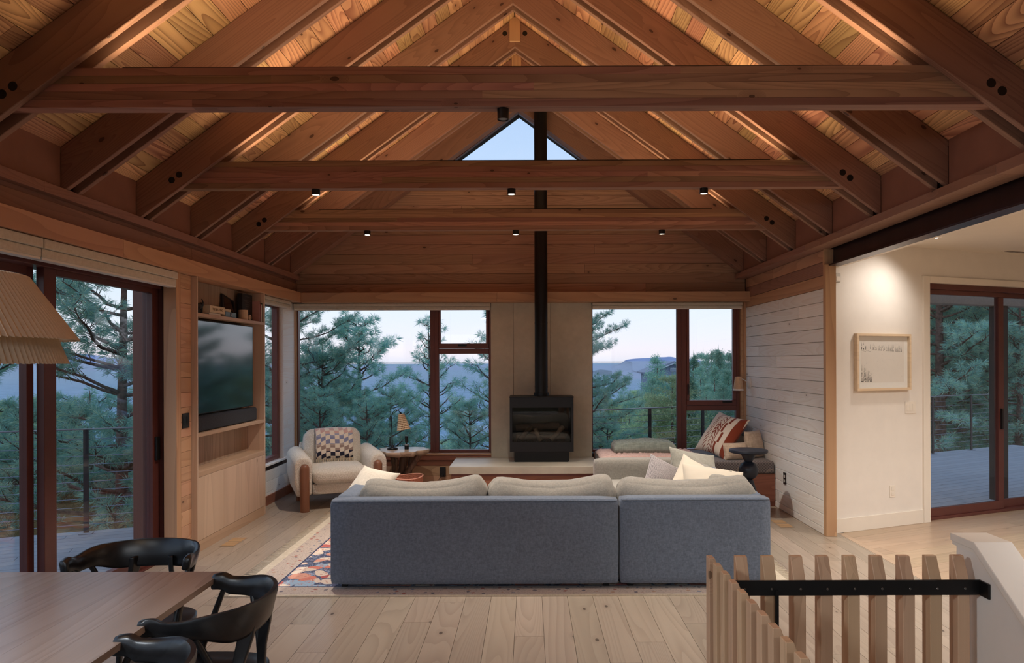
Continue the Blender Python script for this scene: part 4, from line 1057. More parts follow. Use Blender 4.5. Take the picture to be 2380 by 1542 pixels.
stem = [(0, 0, .05), (-.004, 0, .15), (-.010, 0, .28), (-.010, 0, .38), (0.004, 0, .44), (.035, 0, .475), (.070, 0, .470), (.090, 0, .445)]
auto_smooth(MB().tube(stem, .0045, 8).obj('gooseneck', M['blk'], t), 80)
tq = NT('woven_rattan'); co = tq.objco(); sp = tq.n('ShaderNodeSeparateXYZ'); tq.l(co, sp.inputs[0])
an = tq.math('MULTIPLY', tq.math('ARCTAN2', sp.outputs[1], sp.outputs[0]), 3.9); zc = tq.math('MULTIPLY', sp.outputs[2], 46.0)
ho = tq.math('MULTIPLY', tq.math('GREATER_THAN', tq.math('SINE', tq.math('MULTIPLY', an, 6.2832)), .1), tq.math('GREATER_THAN', tq.math('SINE', tq.math('MULTIPLY', zc, 6.2832)), .1))
M['rattan'] = tq.bsdf(tq.mix(ho, srgb(220, 194, 160), srgb(120, 84, 58)), .8, 0, .2, ho, .5, .004)
sh = MB().lathe([(.085, -.19), (.078, -.185), (.040, -.02), (.034, 0), (.030, -.004)], (0, 0, 0), 30).obj('rattan_shade', M['rattan'], t, M=T((.105, 0, .425)) @ Rm(-9, 'Y')); auto_smooth(sh, 60)
rb = MB()
for q in range(9):
    zz_ = -.185 + q*.0205; r = .0785 + (zz_ + .185)*(-.039/.165)
    rb.tube([(r*math.cos(a), r*math.sin(a), zz_ + .001) for a in np.linspace(0, 2*math.pi, 25)], .0035, 5, cap=False)
rb.obj('cane_ring', M['rattan'], t, M=T((.105, 0, .425)) @ Rm(-9, 'Y'), smooth=True)
MB().tube([(.09, 0, .445), (.105, 0, .42)], .012, 8).obj('socket', M['blk'], t)
t = thing('candle_holder', 'black cylindrical candle holder with a clear neck on the root table', 'candle holder', (-1.48, 8.47, .5685))
cyl('base', 0, 0, 0, .045, .026, M['blk'], t); cyl('glass_cup', 0, 0, .045, .062, .027, M['canoff'], t); cyl('stem', 0, 0, .060, .078, .006, M['blk'], t, 10); cyl('top_cylinder', 0, 0, .078, .158, .020, M['blk'], t)
t = thing('woven_basket', 'terracotta pink woven basket on the floor in front of the root table', 'basket', (-1.40, 7.93, 0))
M['bask'] = NT('woven_jute'); tq = M['bask']; co = tq.objco(); v = tq.noise(tq.vmath('MULTIPLY', co, (1, 1, 2.2)), 55, 3, .6)
M['bask'] = tq.bsdf(tq.ramp(v, [(.3, srgb(140, 84, 64)), (.7, srgb(196, 128, 102))]), .9, 0, .2, v, .7, .006)
def bring(r, z, k): return [((r + .010*math.sin(2*a + 1)) * math.cos(a), (r + .010*math.sin(2*a + 1)) * math.sin(a), z + (.010*math.sin(2*a + .6) if k else 0)) for a in np.linspace(0, 2*math.pi, 41)[:-1]]
prof = [(.165, 0), (.178, .1), (.186, .22), (.187, .325), (.181, .327), (.172, .22), (.16, .02)]
m = MB(); n = 40
for i, (r, z) in enumerate(prof): m.v += bring(r, z, z > .2)
for j in range(len(prof) - 1): m.f += [(j*n+k, j*n+(k+1) % n, (j+1)*n+(k+1) % n, (j+1)*n+k) for k in range(n)]
m.f += [tuple(range(n))[::-1], tuple((len(prof)-1)*n + k for k in range(n))]
auto_smooth(m.obj('basket_body', M['bask'], t), 60)
o = MB().tube(bring(.185, .329, True) + bring(.185, .329, True)[:1], .007, 6, cap=False).obj('rim', plain('rim_leather', srgb(214, 150, 126), .7), t, smooth=True)
# --- outlet box under the window with its cord
t = thing('outlet_box', 'black outlet box on the panelling under the left window', 'outlet', (-1.095, 8.879, 0))
bx('cover', -.035, .035, -.028, -.0003, .170, .292, M['blkp'], t, .004, 2)
bx('plug', -.015, .015, -.045, -.0285, .175, .20, M['blkp'], t, .003, 1)
o = MB().tube([(-1.11, 8.85, .18), (-1.16, 8.82, .12), (-1.24, 8.80, .09), (-1.34, 8.76, .06), (-1.5, 8.74, .01)], .003, 6).obj('lamp_cord', M['blkp'], None, smooth=True); tag(o, 'thin black cord running from the outlet box to behind the basket', 'cord')

# --- small dark side table beside the bench
t = thing('pedestal_table', 'small dark blue-black round table with ball and cone pedestal by the bench', 'side table', (2.285, 7.38, 0))
M['nblk'] = plain('blue_black_stain', srgb(34, 38, 50), .4, nz=.12, scale=12)
auto_smooth(MB().lathe([(.182, .655), (.196, .662), (.198, .680), (.192, .688)], (0, 0, 0), 48).obj('table_top', M['nblk'], t), 45)
auto_smooth(MB().lathe([(.035, .56), (.045, .575), (.085, .654)], (0, 0, 0), 32).obj('cone', M['nblk'], t), 45)
sp_ = [(.10*math.sin(a), .470 - .10*math.cos(a)) for a in np.linspace(.25, math.pi - .3, 15)]
auto_smooth(MB().lathe(sp_, (0, 0, 0), 36).obj('ball', M['nblk'], t), 60)
auto_smooth(MB().lathe([(.17, 0), (.172, .02), (.15, .05), (.05, .365), (.04, .376)], (0, 0, 0), 36).obj('foot', M['nblk'], t), 45)

# --- things on the bench
M['pink'] = fabric('pink_knit', srgb(196, 160, 150), srgb(222, 190, 180), 120, .95, .1)
M['sage'] = fabric('sage_quilt', srgb(124, 132, 124), srgb(152, 160, 150), 120, .95, .12)
def quilt(name, lab, x0, x1, y0, y1, z, th, mat, seed, cell=.055, hump=0.0, layers=1, group=None):
    nx, ny = 56, 26; vs = []; fs = []
    for s_ in (0, 1):
        for i in range(nx + 1):
            for j in range(ny + 1):
                u, v = i/nx, j/ny
                x = x0 + (x1-x0)*u; y = y0 + (y1-y0)*v
                x += .02*mnoise.noise(Vector((seed, v*4, 0))) * (1 if u in (0, 1) else .5)
                ed = min(u*(x1-x0), (1-u)*(x1-x0), v*(y1-y0), (1-v)*(y1-y0))
                e = min(1, ed / .05); e = math.sqrt(max(0, 1 - (1-e)**2))
                q = abs(math.sin(math.pi*(x + .4*y)/cell)) ** .5 * abs(math.sin(math.pi*(y - .3*x)/cell)) ** .5
                zt2 = z + (th*(.60 + .40*e)) * (1 if s_ else 0) + (0.026*q*e + hump*math.sin(math.pi*u)*e*(.6 + .6*mnoise.noise(Vector((u*3+seed, v*2, 1)))) if s_ else 0)
                vs.append((x, y, zt2))
    N = (nx+1)*(ny+1)
    for i in range(nx):
        for j in range(ny):
            a = i*(ny+1)+j; fs.append((a, a+1, a+ny+2, a+ny+1)); b_ = a + N; fs.append((b_, b_+ny+1, b_+ny+2, b_+1))
    for i in range(nx):
        a = i*(ny+1); fs.append((a, a+ny+1, a+ny+1+N, a+N)); a += ny; fs.append((a+ny+1, a, a+N, a+ny+1+N))
    for j in range(ny):
        a = j; fs.append((a+1, a, a+N, a+1+N)); a = nx*(ny+1)+j; fs.append((a, a+1, a+1+N, a+N))
    o = MB().add(vs, fs).obj(name, mat, None, smooth=True); tag(o, lab, 'blanket'); return o
quilt('knit_throw', 'pale pink chunky quilted throw spread over the window bench', .80, 1.93, 7.90, 8.62, .5005, .030, M['pink'], 3, .06, .012)
q2 = quilt('folded_quilt', 'sage grey quilted blanket folded in a pile on the pink throw', .98, 1.70, 8.16, 8.56, .556, .085, M['sage'], 9, .062, .05)

tq = NT('rust_print_kilim'); co = tq.objco(); sp = tq.n('ShaderNodeSeparateXYZ'); tq.l(co, sp.inputs[0])
X_, Z_ = sp.outputs[0], sp.outputs[2]
def band(x, a, b): return tq.math('MULTIPLY', tq.math('GREATER_THAN', x, a), tq.math('LESS_THAN', x, b))
red, cr = srgb(134, 62, 42), srgb(226, 212, 194)
blk_ = tq.math('GREATER_THAN', tq.math('SINE', tq.math('MULTIPLY', Z_, 24.0)), 0.0)
b1 = band(X_, .07, .10); b2 = band(X_, .10, .13); rb_ = band(X_, .19, .26); b0 = band(X_, .045, .055)
leaf = tq.math('LESS_THAN', tq.math('ABSOLUTE', tq.math('SUBTRACT', tq.math('FRACT', tq.math('ADD', tq.math('MULTIPLY', Z_, 21.0), tq.math('MULTIPLY', tq.math('ABSOLUTE', tq.math('SUBTRACT', tq.math('ABSOLUTE', tq.math('ADD', X_, .005)), .0)), 24.0))), .5)), .2)
cen = tq.math('MULTIPLY', tq.math('MULTIPLY', leaf, band(tq.math('ABSOLUTE', X_), .006, .038)), 1.0)
inv = tq.math('GREATER_THAN', tq.math('SINE', tq.math('ADD', tq.math('MULTIPLY', Z_, 19.0), 1.0)), .2)
cenb = tq.math('ABSOLUTE', tq.math('SUBTRACT', cen, tq.math('MULTIPLY', inv, band(X_, -.045, .043))))
mk = tq.math('MAXIMUM', tq.math('MAXIMUM', cenb, tq.math('MAXIMUM', b0, rb_)), tq.math('MAXIMUM', tq.math('MULTIPLY', b1, blk_), tq.math('MULTIPLY', b2, tq.math('SUBTRACT', 1.0, blk_))))
mk = tq.math('MAXIMUM', mk, tq.math('MULTIPLY', tq.math('MULTIPLY', leaf, .9), band(X_, -.13, -.07)))
M['kilim'] = tq.bsdf(tq.mix(mk, cr, red), .92, 0, .1, tq.noise(co, 240, 2), .25, .003, sheen=.2)
tp('floor_cushion', 'large cream pillow with rust block-print pattern leaning at the bench end', .56, .56, .21, M['kilim'], (2.255, 8.30, .745), -36, -62, 8, seed=31, wr=.004)
M['ptan'] = fabric('tan_stripe_linen', srgb(188, 164, 140), srgb(214, 192, 168), 90, .9, .1)
M['pblue'] = fabric('blue_grey_velvet', srgb(92, 100, 114), srgb(120, 128, 140), 200, .7, .1, .5)
tp('bench_pillow', 'beige bolster pillow low on the bench behind the patterned cushion', .30, .20, .15, M['ptan'], (2.33, 7.99, .590), -16, 14, 0, seed=41, pinch=.04)
tp('bench_pillow', 'tan striped pillow on the bench against the plank wall', .32, .32, .14, M['ptan'], (2.585, 8.14, .650), -10, 40, 0, seed=45, pinch=.05)
tp('bench_pillow', 'tan pillow standing on the bench behind the blue grey one', .34, .34, .13, M['ptan'], (2.52, 8.45, .675), -12, 24, 10, seed=47, pinch=.05)
tp('bench_pillow', 'small blue grey velvet pillow on top of the tan bench pillows', .17, .16, .09, M['pblue'], (2.53, 8.27, .795), -20, 20, 30, seed=49, pinch=.03)

# --- sconce
t = thing('wall_sconce', 'small cream and white wall sconce on the plank wall by the right window', 'wall lamp', (XR, 8.72, 1.345))
M['sconce'] = plain('sconce_cream', srgb(216, 182, 146), .6); M['sconcew'] = plain('sconce_white', srgb(238, 232, 224), .5)
o = MB().lathe([(.075, .0005), (.075, .014), (.066, .020)], (0, 0, 0), 28).obj('backplate', M['sconcew'], t, M=Rm(-90, 'Y')); auto_smooth(o, 45)
auto_smooth(MB().tube([(-.02, 0, 0), (-.06, 0, .03), (-.10, 0, .05), (-.135, 0, .052)], .006, 8).obj('arm', M['sconcew'], t), 80)
auto_smooth(MB().lathe([(.060, -.075), (.040, .072), (.012, .078)], (-.14, 0, 0), 28).obj('lamp_shade', M['sconce'], t), 50)
auto_smooth(MB().lathe([(.061, -.098), (.0645, -.096), (.061, -.0752)], (-.14, 0, 0), 28).obj('diffuser_ring', M['sconcew'], t), 50)
# --- outlet on plank wall
t = thing('wall_outlet', 'black double outlet with white sockets low on the right plank wall', 'outlet', (XR, 7.52, .36))
bx('plate', -.007, -.0003, -.038, .038, -.062, .062, M['blkp'], t, .002, 1)
for dz in (-.024, .024): bx('socket', -.0095, -.007, -.018, .018, dz - .015, dz + .015, M['whitet'], t, .003, 2)
# --- switch left
t = thing('light_switch', 'black double light switch on the narrow plank wall beside the media cabinet', 'switch', (x_pl, 5.865, 1.135))
bx('plate', .0003, .008, -.058, .058, -.062, .062, M['blkp'], t, .002, 1)
for dy in (-.026, .026): bx('rocker', .008, .011, dy - .016, dy + .016, -.034, .034, M['blk'], t, .001, 1)
# --- floor registers
def register(lab, x0, x1, y0, y1):
    t = thing('floor_register', lab, 'floor vent', group=None)
    mt = M['regw'] if 'regw' in M else M.setdefault('regw', wood('register_oak', srgb(196, 156, 104), srgb(176, 134, 84), srgb(140, 100, 60), 'x', 5, .4, .4, 0, .15))
    bx('frame', x0, x1, y0, y1, .0003, .002, M['oakf'], t)
    n = 22; ym = (y0 + y1)/2
    for i in range(n):
        a = y0 + .006 + (y1 - y0 - .012) * i/n; b_ = a + (y1-y0-.012)/n - .0035
        if abs((a+b_)/2 - ym) < .010: continue
        bx('slat', x0 + .010, x1 - .010, a, b_, .002, .005, mt, t)
register('oak floor vent in the boards beside the media cabinet', -2.735, -2.595, 6.19, 6.50)
register('oak floor vent near the right plank wall end', 2.42, 2.56, 6.82, 7.14)

# ================================================================== RUG
rug = thing('area_rug', 'persian style rug with navy, coral and cream field and fringed ends under the sofa', 'rug')
rx0, rx1, ry0, ry1 = -2.08, 1.88, 4.855, 7.55
tq = NT('rug_field'); co = tq.objco(); wv = tq.noise(co, 2.5, 2, .5, 0, 1)
cc = tq.vmath('ADD', tq.vmath('MULTIPLY', co, (1, 1.5, 1)), tq.vmath('MULTIPLY', wv, (.42, .42, .42)))
v1 = tq.n('ShaderNodeTexVoronoi'); v1.inputs['Scale'].default_value = 6.5; tq.l(cc, v1.inputs['Vector'])
sp = tq.n('ShaderNodeSeparateColor'); tq.l(v1.outputs['Color'], sp.inputs[0])
base = tq.ramp(sp.outputs[0], [(0, srgb(240, 214, 190)), (.30, srgb(230, 122, 92)), (.44, srgb(246, 226, 204)), (.66, srgb(190, 60, 50)), (.76, srgb(160, 190, 214)), (.88, srgb(236, 160, 130))], 'CONSTANT')
n3 = tq.noise(cc, 9, 3, .6, 1.0)
inn = tq.math('LESS_THAN', tq.math('ADD', v1.outputs['Distance'], tq.math('MULTIPLY', n3, .24)), .70)
n4 = tq.noise(cc, 22, 2, .6, 1.5)
nav = tq.mix(tq.math('GREATER_THAN', n4, .56), srgb(26, 32, 84), srgb(150, 176, 204))
nav = tq.mix(tq.math('GREATER_THAN', n4, .66), nav, srgb(196, 104, 82))
c = tq.mix(inn, nav, base)
c = tq.mix(tq.math('MULTIPLY', tq.math('GREATER_THAN', n4, .60), inn), c, srgb(196, 108, 84))
fine = tq.noise(co, 160, 2, .6)
M['rugf'] = tq.bsdf(tq.mix(.12, c, fine), .95, 0, .1, fine, .4, .004, sheen=.2)
tq = NT('rug_border'); co = tq.objco()
v1 = tq.n('ShaderNodeTexVoronoi'); v1.inputs['Scale'].default_value = 17; tq.l(co, v1.inputs['Vector']); sp = tq.n('ShaderNodeSeparateColor'); tq.l(v1.outputs['Color'], sp.inputs[0])
dot = tq.math('LESS_THAN', tq.math('ADD', v1.outputs['Distance'], tq.math('MULTIPLY', tq.noise(co, 60, 2, .6), .35)), .42)
c = tq.mix(dot, srgb(198, 180, 166), tq.ramp(sp.outputs[0], [(0, srgb(168, 96, 80)), (.3, srgb(112, 104, 110)), (.6, srgb(186, 150, 122)), (.8, srgb(120, 128, 146))], 'CONSTANT'))
n5 = tq.noise(co, 75, 3, .7)
c = tq.mix(tq.math('MULTIPLY', tq.math('GREATER_THAN', n5, .56), .45), c, srgb(120, 100, 92))
M['rugb'] = tq.bsdf(c, .95, 0, .1, n5, .4, .004, sheen=.2)
M['navy'] = fabric('rug_navy_line', srgb(30, 36, 72), srgb(42, 50, 92), 200); M['rugc'] = fabric('rug_cream_wool', srgb(200, 184, 158), srgb(222, 208, 186), 200)
fx0, fx1, fy0, fy1 = rx0 + .26, rx1 - .26, ry0 + .20, ry1 - .2
bx('field', fx0, fx1, fy0, fy1, .0005, RUGZ, M['rugf'], rug)
def ring(name, a, b, mat, z1):
    (ax0, ax1, ay0, ay1), (bx0, bx1, by0, by1) = a, b
    MB().box(ax0, ax1, ay0, by0, .0005, z1).box(ax0, ax1, by1, ay1, .0005, z1).box(ax0, bx0, by0, by1, .0005, z1).box(bx1, ax1, by0, by1, .0005, z1).obj(name, mat, rug)
ring('inner_line', (fx0 - .014, fx1 + .014, fy0 - .014, fy1 + .014), (fx0, fx1, fy0, fy1), M['navy'], RUGZ)
ring('border', (rx0 + .07, rx1 - .07, ry0 + .022, ry1 - .022), (fx0 - .014, fx1 + .014, fy0 - .014, fy1 + .014), M['rugb'], RUGZ)
ring('edge_band', (rx0, rx1, ry0, ry1), (rx0 + .07, rx1 - .07, ry0 + .022, ry1 - .022), M['rugc'], RUGZ - .001)
fr = MB()
for xx, sg in ((rx0, -1), (rx1, 1)):
    y = ry0 + .004
    while y < ry1:
        L = rnd.uniform(.065, .105); dy = rnd.uniform(-.02, .02)
        fr.tube([(xx, y, .008), (xx + sg*L*.5, y + dy*.4, .007), (xx + sg*L, y + dy, .003)], [.0035, .003, .002], 4); y += .011
stuff(fr.obj('fringe', M['rugc'], rug))

# ================================================================== DINING TABLE AND CHAIRS
t = thing('dining_table', 'large walnut dining table with undercut edge at the lower left', 'table')
tx0, tx1, ty0_, ty1_ = -2.33, -1.273, .45, 2.93; tz = .75
nb = 7; bw = (tx1 - tx0) / nb
core = MB().prism([(tx0 + .05, tz - .052), (tx1 - .05, tz - .052), (tx1 - .012, tz - .022), (tx0 + .012, tz - .022)], 'y', ty0_ + .05, ty1_ - .03).obj('table_core', M['walnut'], t)
for i in range(nb):
    a, b_ = tx0 + i*bw, tx0 + (i+1)*bw
    bx('top_board', a + .0003, b_ - .0003, ty0_, ty1_, tz - .022, tz, M['walnut'], core)
MB().prism([(tx1 - .05, tz - .056), (tx1 - .0, tz - .0222), (tx1 - .02, tz - .0222)], 'y', ty0_, ty1_).obj('edge_bevel', M['walnut'], t)
for lx in (tx0 + .16, tx1 - .16):
    for ly in (ty0_ + .2, ty1_ - .35): bx('leg', lx - .035, lx + .035, ly - .035, ly + .035, 0, tz - .053, M['walnut'], t, .006, 2)
bx('apron', tx0 + .14, tx1 - .14, ty0_ + .2, ty1_ - .3, tz - .12, tz - .053, M['walnut'], t)

def sstep_(a, b, x): x = min(1, max(0, (x - a)/(b - a))); return x*x*(3 - 2*x)
def dining_chair(lab, x, y, rz):
    t = thing('dining_chair', lab, 'chair', (x, y, 0), rz, None)
    # steam-bent back rail: U in plan, opening to -y
    N = 60; vs = []; fs = []
    def plan(s):                      # s in -1..1, arms nearly straight, back softly curved
        a = abs(s); sg = 1 if s >= 0 else -1
        if a < .62:
            th = a / .62 * R(90); return sg * .245 * math.sin(th) ** .92 if th > 0 else 0.0, -.005 + .235 * math.cos(th) ** .80 if th < R(89.9) else -.005
        u = (a - .62) / .38; return sg * (.245 + .010 * u), -.005 - .085 * u
    tips = [1 - q for q in (.000, .004, .010, .020, .035)]
    ss = sorted(set([-1 + 2*i/N for i in range(3, N - 2)] + tips + [-q for q in tips])); N = len(ss) - 1
    for s in ss:
        px, py = plan(s); e = .02; s1, s2 = max(-.995, s - e), min(.995, s + e)
        if s2 - s1 < .01: s1, s2 = (s - .03, s) if s > 0 else (s, s + .03)
        p1, p2 = plan(s1), plan(s2)
        tx, ty = p2[0]-p1[0], p2[1]-p1[1]; L = math.hypot(tx, ty); nx_, ny_ = -ty/L, tx/L
        if s == 0 or abs(s) < .5:
            if ny_ < 0: nx_, ny_ = -nx_, -ny_
        elif nx_ * px < 0: nx_, ny_ = -nx_, -ny_
        a = abs(s); tipf = math.sqrt(max(0.0, 1 - max(0, (a - .955) / .045) ** 2)) * .97 + .03
        dip = math.exp(-((a - .60) / .13) ** 2)
        top = .772 - .017 * dip - .010 * max(0, a - .75) / .25
        hgt = .122 - .056 * sstep_(.22, .60, a) - .006 * sstep_(.6, 1, a)
        bot = top - hgt; mid = (top + bot) / 2 + .004; top = mid + (top - mid) * tipf; bot = mid + (bot - mid) * tipf; hgt = top - bot
        lean = .032 * (1 - a * .75); th_ = (.0135 + .004 * sstep_(.7, 1, a)) * tipf
        for (n_, zz_) in ((-1, .12), (-1, .84), (-.55, 1.0), (.55, 1.0), (1.0, .84), (1, .14), (.5, 0), (-.5, 0)):
            zq = bot + hgt*zz_; off = th_*n_ + lean*(zz_ - .5)
            vs.append((px + nx_*off, py + ny_*off, zq))
    for i in range(N):
        for k in range(8):
            k2 = (k+1) % 8; fs.append((i*8+k, i*8+k2, (i+1)*8+k2, (i+1)*8+k))
    fs += [tuple(range(8)), tuple(N*8 + k for k in range(8))[::-1]]
    o = MB().add(vs, fs).obj('back_rail', M['ebony'], t); bm = bmesh.new(); bm.from_mesh(o.data); bmesh.ops.recalc_face_normals(bm, faces=bm.faces[:]); bm.to_mesh(o.data); bm.free()
    auto_smooth(o, 60)
    def leg(nm, pts, rr, n=10): return auto_smooth(MB().tube(pts, rr, n).obj(nm, M['ebony'], t), 60)
    for sg in (-1, 1):
        leg('leg', [(sg*.215, -.20, 0), (sg*.222, -.14, .42), (sg*.246, -.035, .715)], [.010, .016, .010])
        # broad rear leg flowing into the rail
        w_ = MB(); 
        A = [(sg*.15, .175, .665), (sg*.062, .228, .672)]
        # profile plate: (front edge, rear edge) from the rail down to the floor
        pts = [((sg*.088, .178, .700), (sg*.070, .232, .700)), ((sg*.092, .172, .640), (sg*.076, .222, .640)), ((sg*.108, .158, .545), (sg*.098, .196, .545)), ((sg*.128, .150, .44), (sg*.124, .180, .44)), ((sg*.168, .196, .0), (sg*.168, .216, .0))]
        vs2 = []; fs2 = []
        for (p, q_) in pts:
            for q2_ in (p, q_):
                for dx in (-.011, .011): vs2.append((q2_[0] + dx, q2_[1], q2_[2]))
        for i in range(len(pts) - 1):
            b_ = i*4; c_ = b_ + 4
            for a1, a2 in ((0, 1), (1, 3), (3, 2), (2, 0)): fs2.append((b_+a1, b_+a2, c_+a2, c_+a1))
        fs2 += [(0, 2, 3, 1), (len(vs2)-4, len(vs2)-3, len(vs2)-1, len(vs2)-2)]
        o = MB().add(vs2, fs2).obj('leg', M['ebony'], t, bevel=.005, seg=2)
        bm = bmesh.new(); bm.from_mesh(o.data); bmesh.ops.recalc_face_normals(bm, faces=bm.faces[:]); bm.to_mesh(o.data); bm.free()
        leg('brace', [(sg*.224, .09, .690), (sg*.170, .135, .54), (sg*.132, .160, .44)], [.012, .0105, .011])
    # seat
    m = MB(); pl = []
    for k in range(40):
        a = 2*math.pi*k/40; c_, s_ = math.cos(a), math.sin(a)
        pl.append((.245*abs(c_)**.6*(1 if c_ > 0 else -1), -.015 + .215*abs(s_)**.6*(1 if s_ > 0 else -1)))
    for zq, sc in ((.425, .93), (.435, 1.0), (.452, 1.0), (.458, .97), (.450, .6)): m.v += [(p[0]*sc, p[1]*sc, zq) for p in pl]
    for j in range(4): m.f += [(j*40+k, j*40+(k+1) % 40, (j+1)*40+(k+1) % 40, (j+1)*40+k) for k in range(40)]
    m.f += [tuple(range(40))[::-1], tuple(160 + k for k in range(40))]
    auto_smooth(m.obj('seat', M['ebony'], t), 50)
    for sg in (-1, 1): leg('side_rail', [(sg*.21, -.15, .41), (sg*.135, .155, .41)], [.012, .012], 8)
    return t
dining_chair('black curved-back dining chair at the far end of the walnut table, facing the viewer', -1.775, 3.16, R(6))
dining_chair('black curved-back dining chair at the table side, near the far right corner', -1.205, 2.595, R(-92))
dining_chair('black curved-back dining chair cut off by the bottom edge, nearest the viewer', -1.215, 1.955, R(-90))

# ================================================================== PENDANT
t = thing('pendant_lamp', 'two-tier pleated paper pendant lamp hanging over the table at the left edge', 'pendant lamp', (-1.80, 2.0, 0))
def pleat(name, r0, z0, r1, z1, n, d, sc=0.0):
    vs = []; fs = []; m_ = 2*n
    for (r, z, k0, s_) in ((r0, z0, .6, 0), (r1, z1, 1.0, sc)):
        for k in range(m_):
            a = math.pi*2*k/m_; rr = r + (d if k % 2 else -d)*k0
            vs.append((rr*math.cos(a), rr*math.sin(a), z - (s_ if k % 2 else 0)))
    for k in range(m_): fs.append((k, (k+1) % m_, m_ + (k+1) % m_, m_ + k))
    o = MB().add(vs, fs).obj(name, M['lamp'], t); sd = o.modifiers.new('s', 'SOLIDIFY'); sd.thickness = .0015; return o
pleat('upper_shade', .312, 1.880, .440, 1.692, 150, .0042, .004); pleat('upper_crown', .10, 1.895, .312, 1.880, 150, .003)
pleat('lower_shade', .372, 1.722, .411, 1.620, 150, .0042, .004)
cyl('bulb_holder', 0, 0, 1.80, 1.90, .03, M['blk'], t); cyl('cord', 0, 0, 1.90, zdeck(-1.80) - .002, .004, M['blk'], t, 8, bevel=0)
MB().lathe([(.02, 1.735), (.04, 1.765), (.03, 1.80)], (0, 0, 0), 16).obj('bulb', emit('bulb_glow', (1, .78, .5), 3.0), t, smooth=True)
pl_ = bpy.data.lights.new('pendant_bulb', 'POINT'); pl_.energy = 2; pl_.color = (1, .74, .46); pl_.shadow_soft_size = .04
plo = bpy.data.objects.new('pendant_bulb', pl_); COL.objects.link(plo); plo.location = (-1.80, 2.0, 1.70)

# ================================================================== STAIR GUARD
t = thing('stair_guard', 'oak baluster guard with black steel flat bar around the stair opening', 'railing')
def baluster_y(x):      # back row; broad face to the viewer
    o = MB().prism([(2.565, -.245), (2.510, -.245), (2.510, .825), (2.545, .913), (2.565, .913)], 'x', x, x + .0425).obj('baluster', M['balu'], t, bevel=.002, seg=1)
def baluster_x(y):      # side row
    o = MB().prism([(.639, -.245), (.694, -.245), (.694, .825), (.660, .913), (.639, .913)], 'y', y - .0425, y).obj('baluster', M['balu'], t, bevel=.002, seg=1)
xs_b = [.739, .835, .938, 1.033, 1.130, 1.227, 1.326, 1.423, 1.521]
for x in xs_b: baluster_y(x)
for i in range(17): baluster_x(2.565 - .0945 * i)
zb0, zb1 = .785, .838
MB().box(.694, 1.599, 2.5015, 2.5095, zb0, zb1).obj('flat_bar', M['blk'], t, bevel=.001, seg=1)
MB().box(1.591, 1.599, 2.452, 2.5015, zb0, zb1).obj('end_bracket', M['blk'], t, bevel=.001, seg=1)
MB().box(.6945, .7025, 1.0, 2.5015, zb0, zb1).obj('flat_bar', M['blk'], t, bevel=.001, seg=1)
bx('bar_stanchion', .866, .878, 2.4935, 2.5013, -.2, zb0 + .02, M['blk'], t)
M['screw'] = plain('screw_head', srgb(120, 116, 110), .35, .8)
for x in xs_b: MB().lathe([(.0045, 0), (.003, .0015)], (0, 0, 0), 10).obj('screw', M['screw'], t, M=T((x + .021, 2.5013, .808)) @ Rm(90, 'X'))
# pony wall of the stair, level end then sloping down toward the viewer
pw = sempty('wall_pony')
def zc_(y): return .938 if y > 2.53 else .938 - .70*(2.53 - y)
MB().prism([(2.655, -.24), (.6, -.24 - .0), (.6, zc_(.6) if zc_(.6) > -.2 else -.2), (.9, -.203), (2.53, .938), (2.655, .938)], 'x', 1.601, 1.712).obj('drywall', M['white'], pw, bevel=.006, seg=2)
MB().prism([(2.668, .938), (2.532, .938), (.9, -.203), (.9, -.175), (2.527, .966), (2.668, .966)], 'x', 1.587, 1.726).obj('cap', M['whitet'], pw, bevel=.003, seg=2)
MB().prism([(2.662, .925), (2.53, .925), (.9, -.215), (.9, -.203), (2.53, .937), (2.662, .937)], 'x', 1.592, 1.6008).obj('cap_bead', M['whitet'], pw)

# ================================================================== CEILING CANS
def can(lab, x, y, z, h, lit, r=.031):
    t = thing('can_light', lab, 'ceiling light', (x, y, z))
    body = MB(); pr = [(r, -.0005), (r, -h), (r - .004, -h), (r - .004, -h + .012), (.001, -h + .012)]
    m = MB(); n = 26
    for rr, zz_ in pr: m.v += [(rr*math.cos(2*math.pi*k/n), rr*math.sin(2*math.pi*k/n), zz_) for k in range(n)]
    for j in range(len(pr)-1): m.f += [(j*n+k, j*n+(k+1) % n, (j+1)*n+(k+1) % n, (j+1)*n+k) for k in range(n)]
    auto_smooth(m.obj('housing', M['blk'], t), 40)
    MB().lathe([(r - .006, -h + .004), (r - .006, -h + .008)], (0, 0, 0), 20).obj('lens', M['canlit'] if lit else M['canoff'], t)
can('black can light hanging unlit under the nearest tie beam, beside the flue', -.133, YT[3], TZ0, .055, False, .030)
for nm, yy in (('middle', YT[5]), ('farthest', YT[7])):
    for pos, xx in (('left', -1.61), ('centre', -.133), ('right', 1.32)):
        can('lit can light under the %s tie beam, the %s one of three' % (nm, pos), xx, yy, TZ0, .042, True)

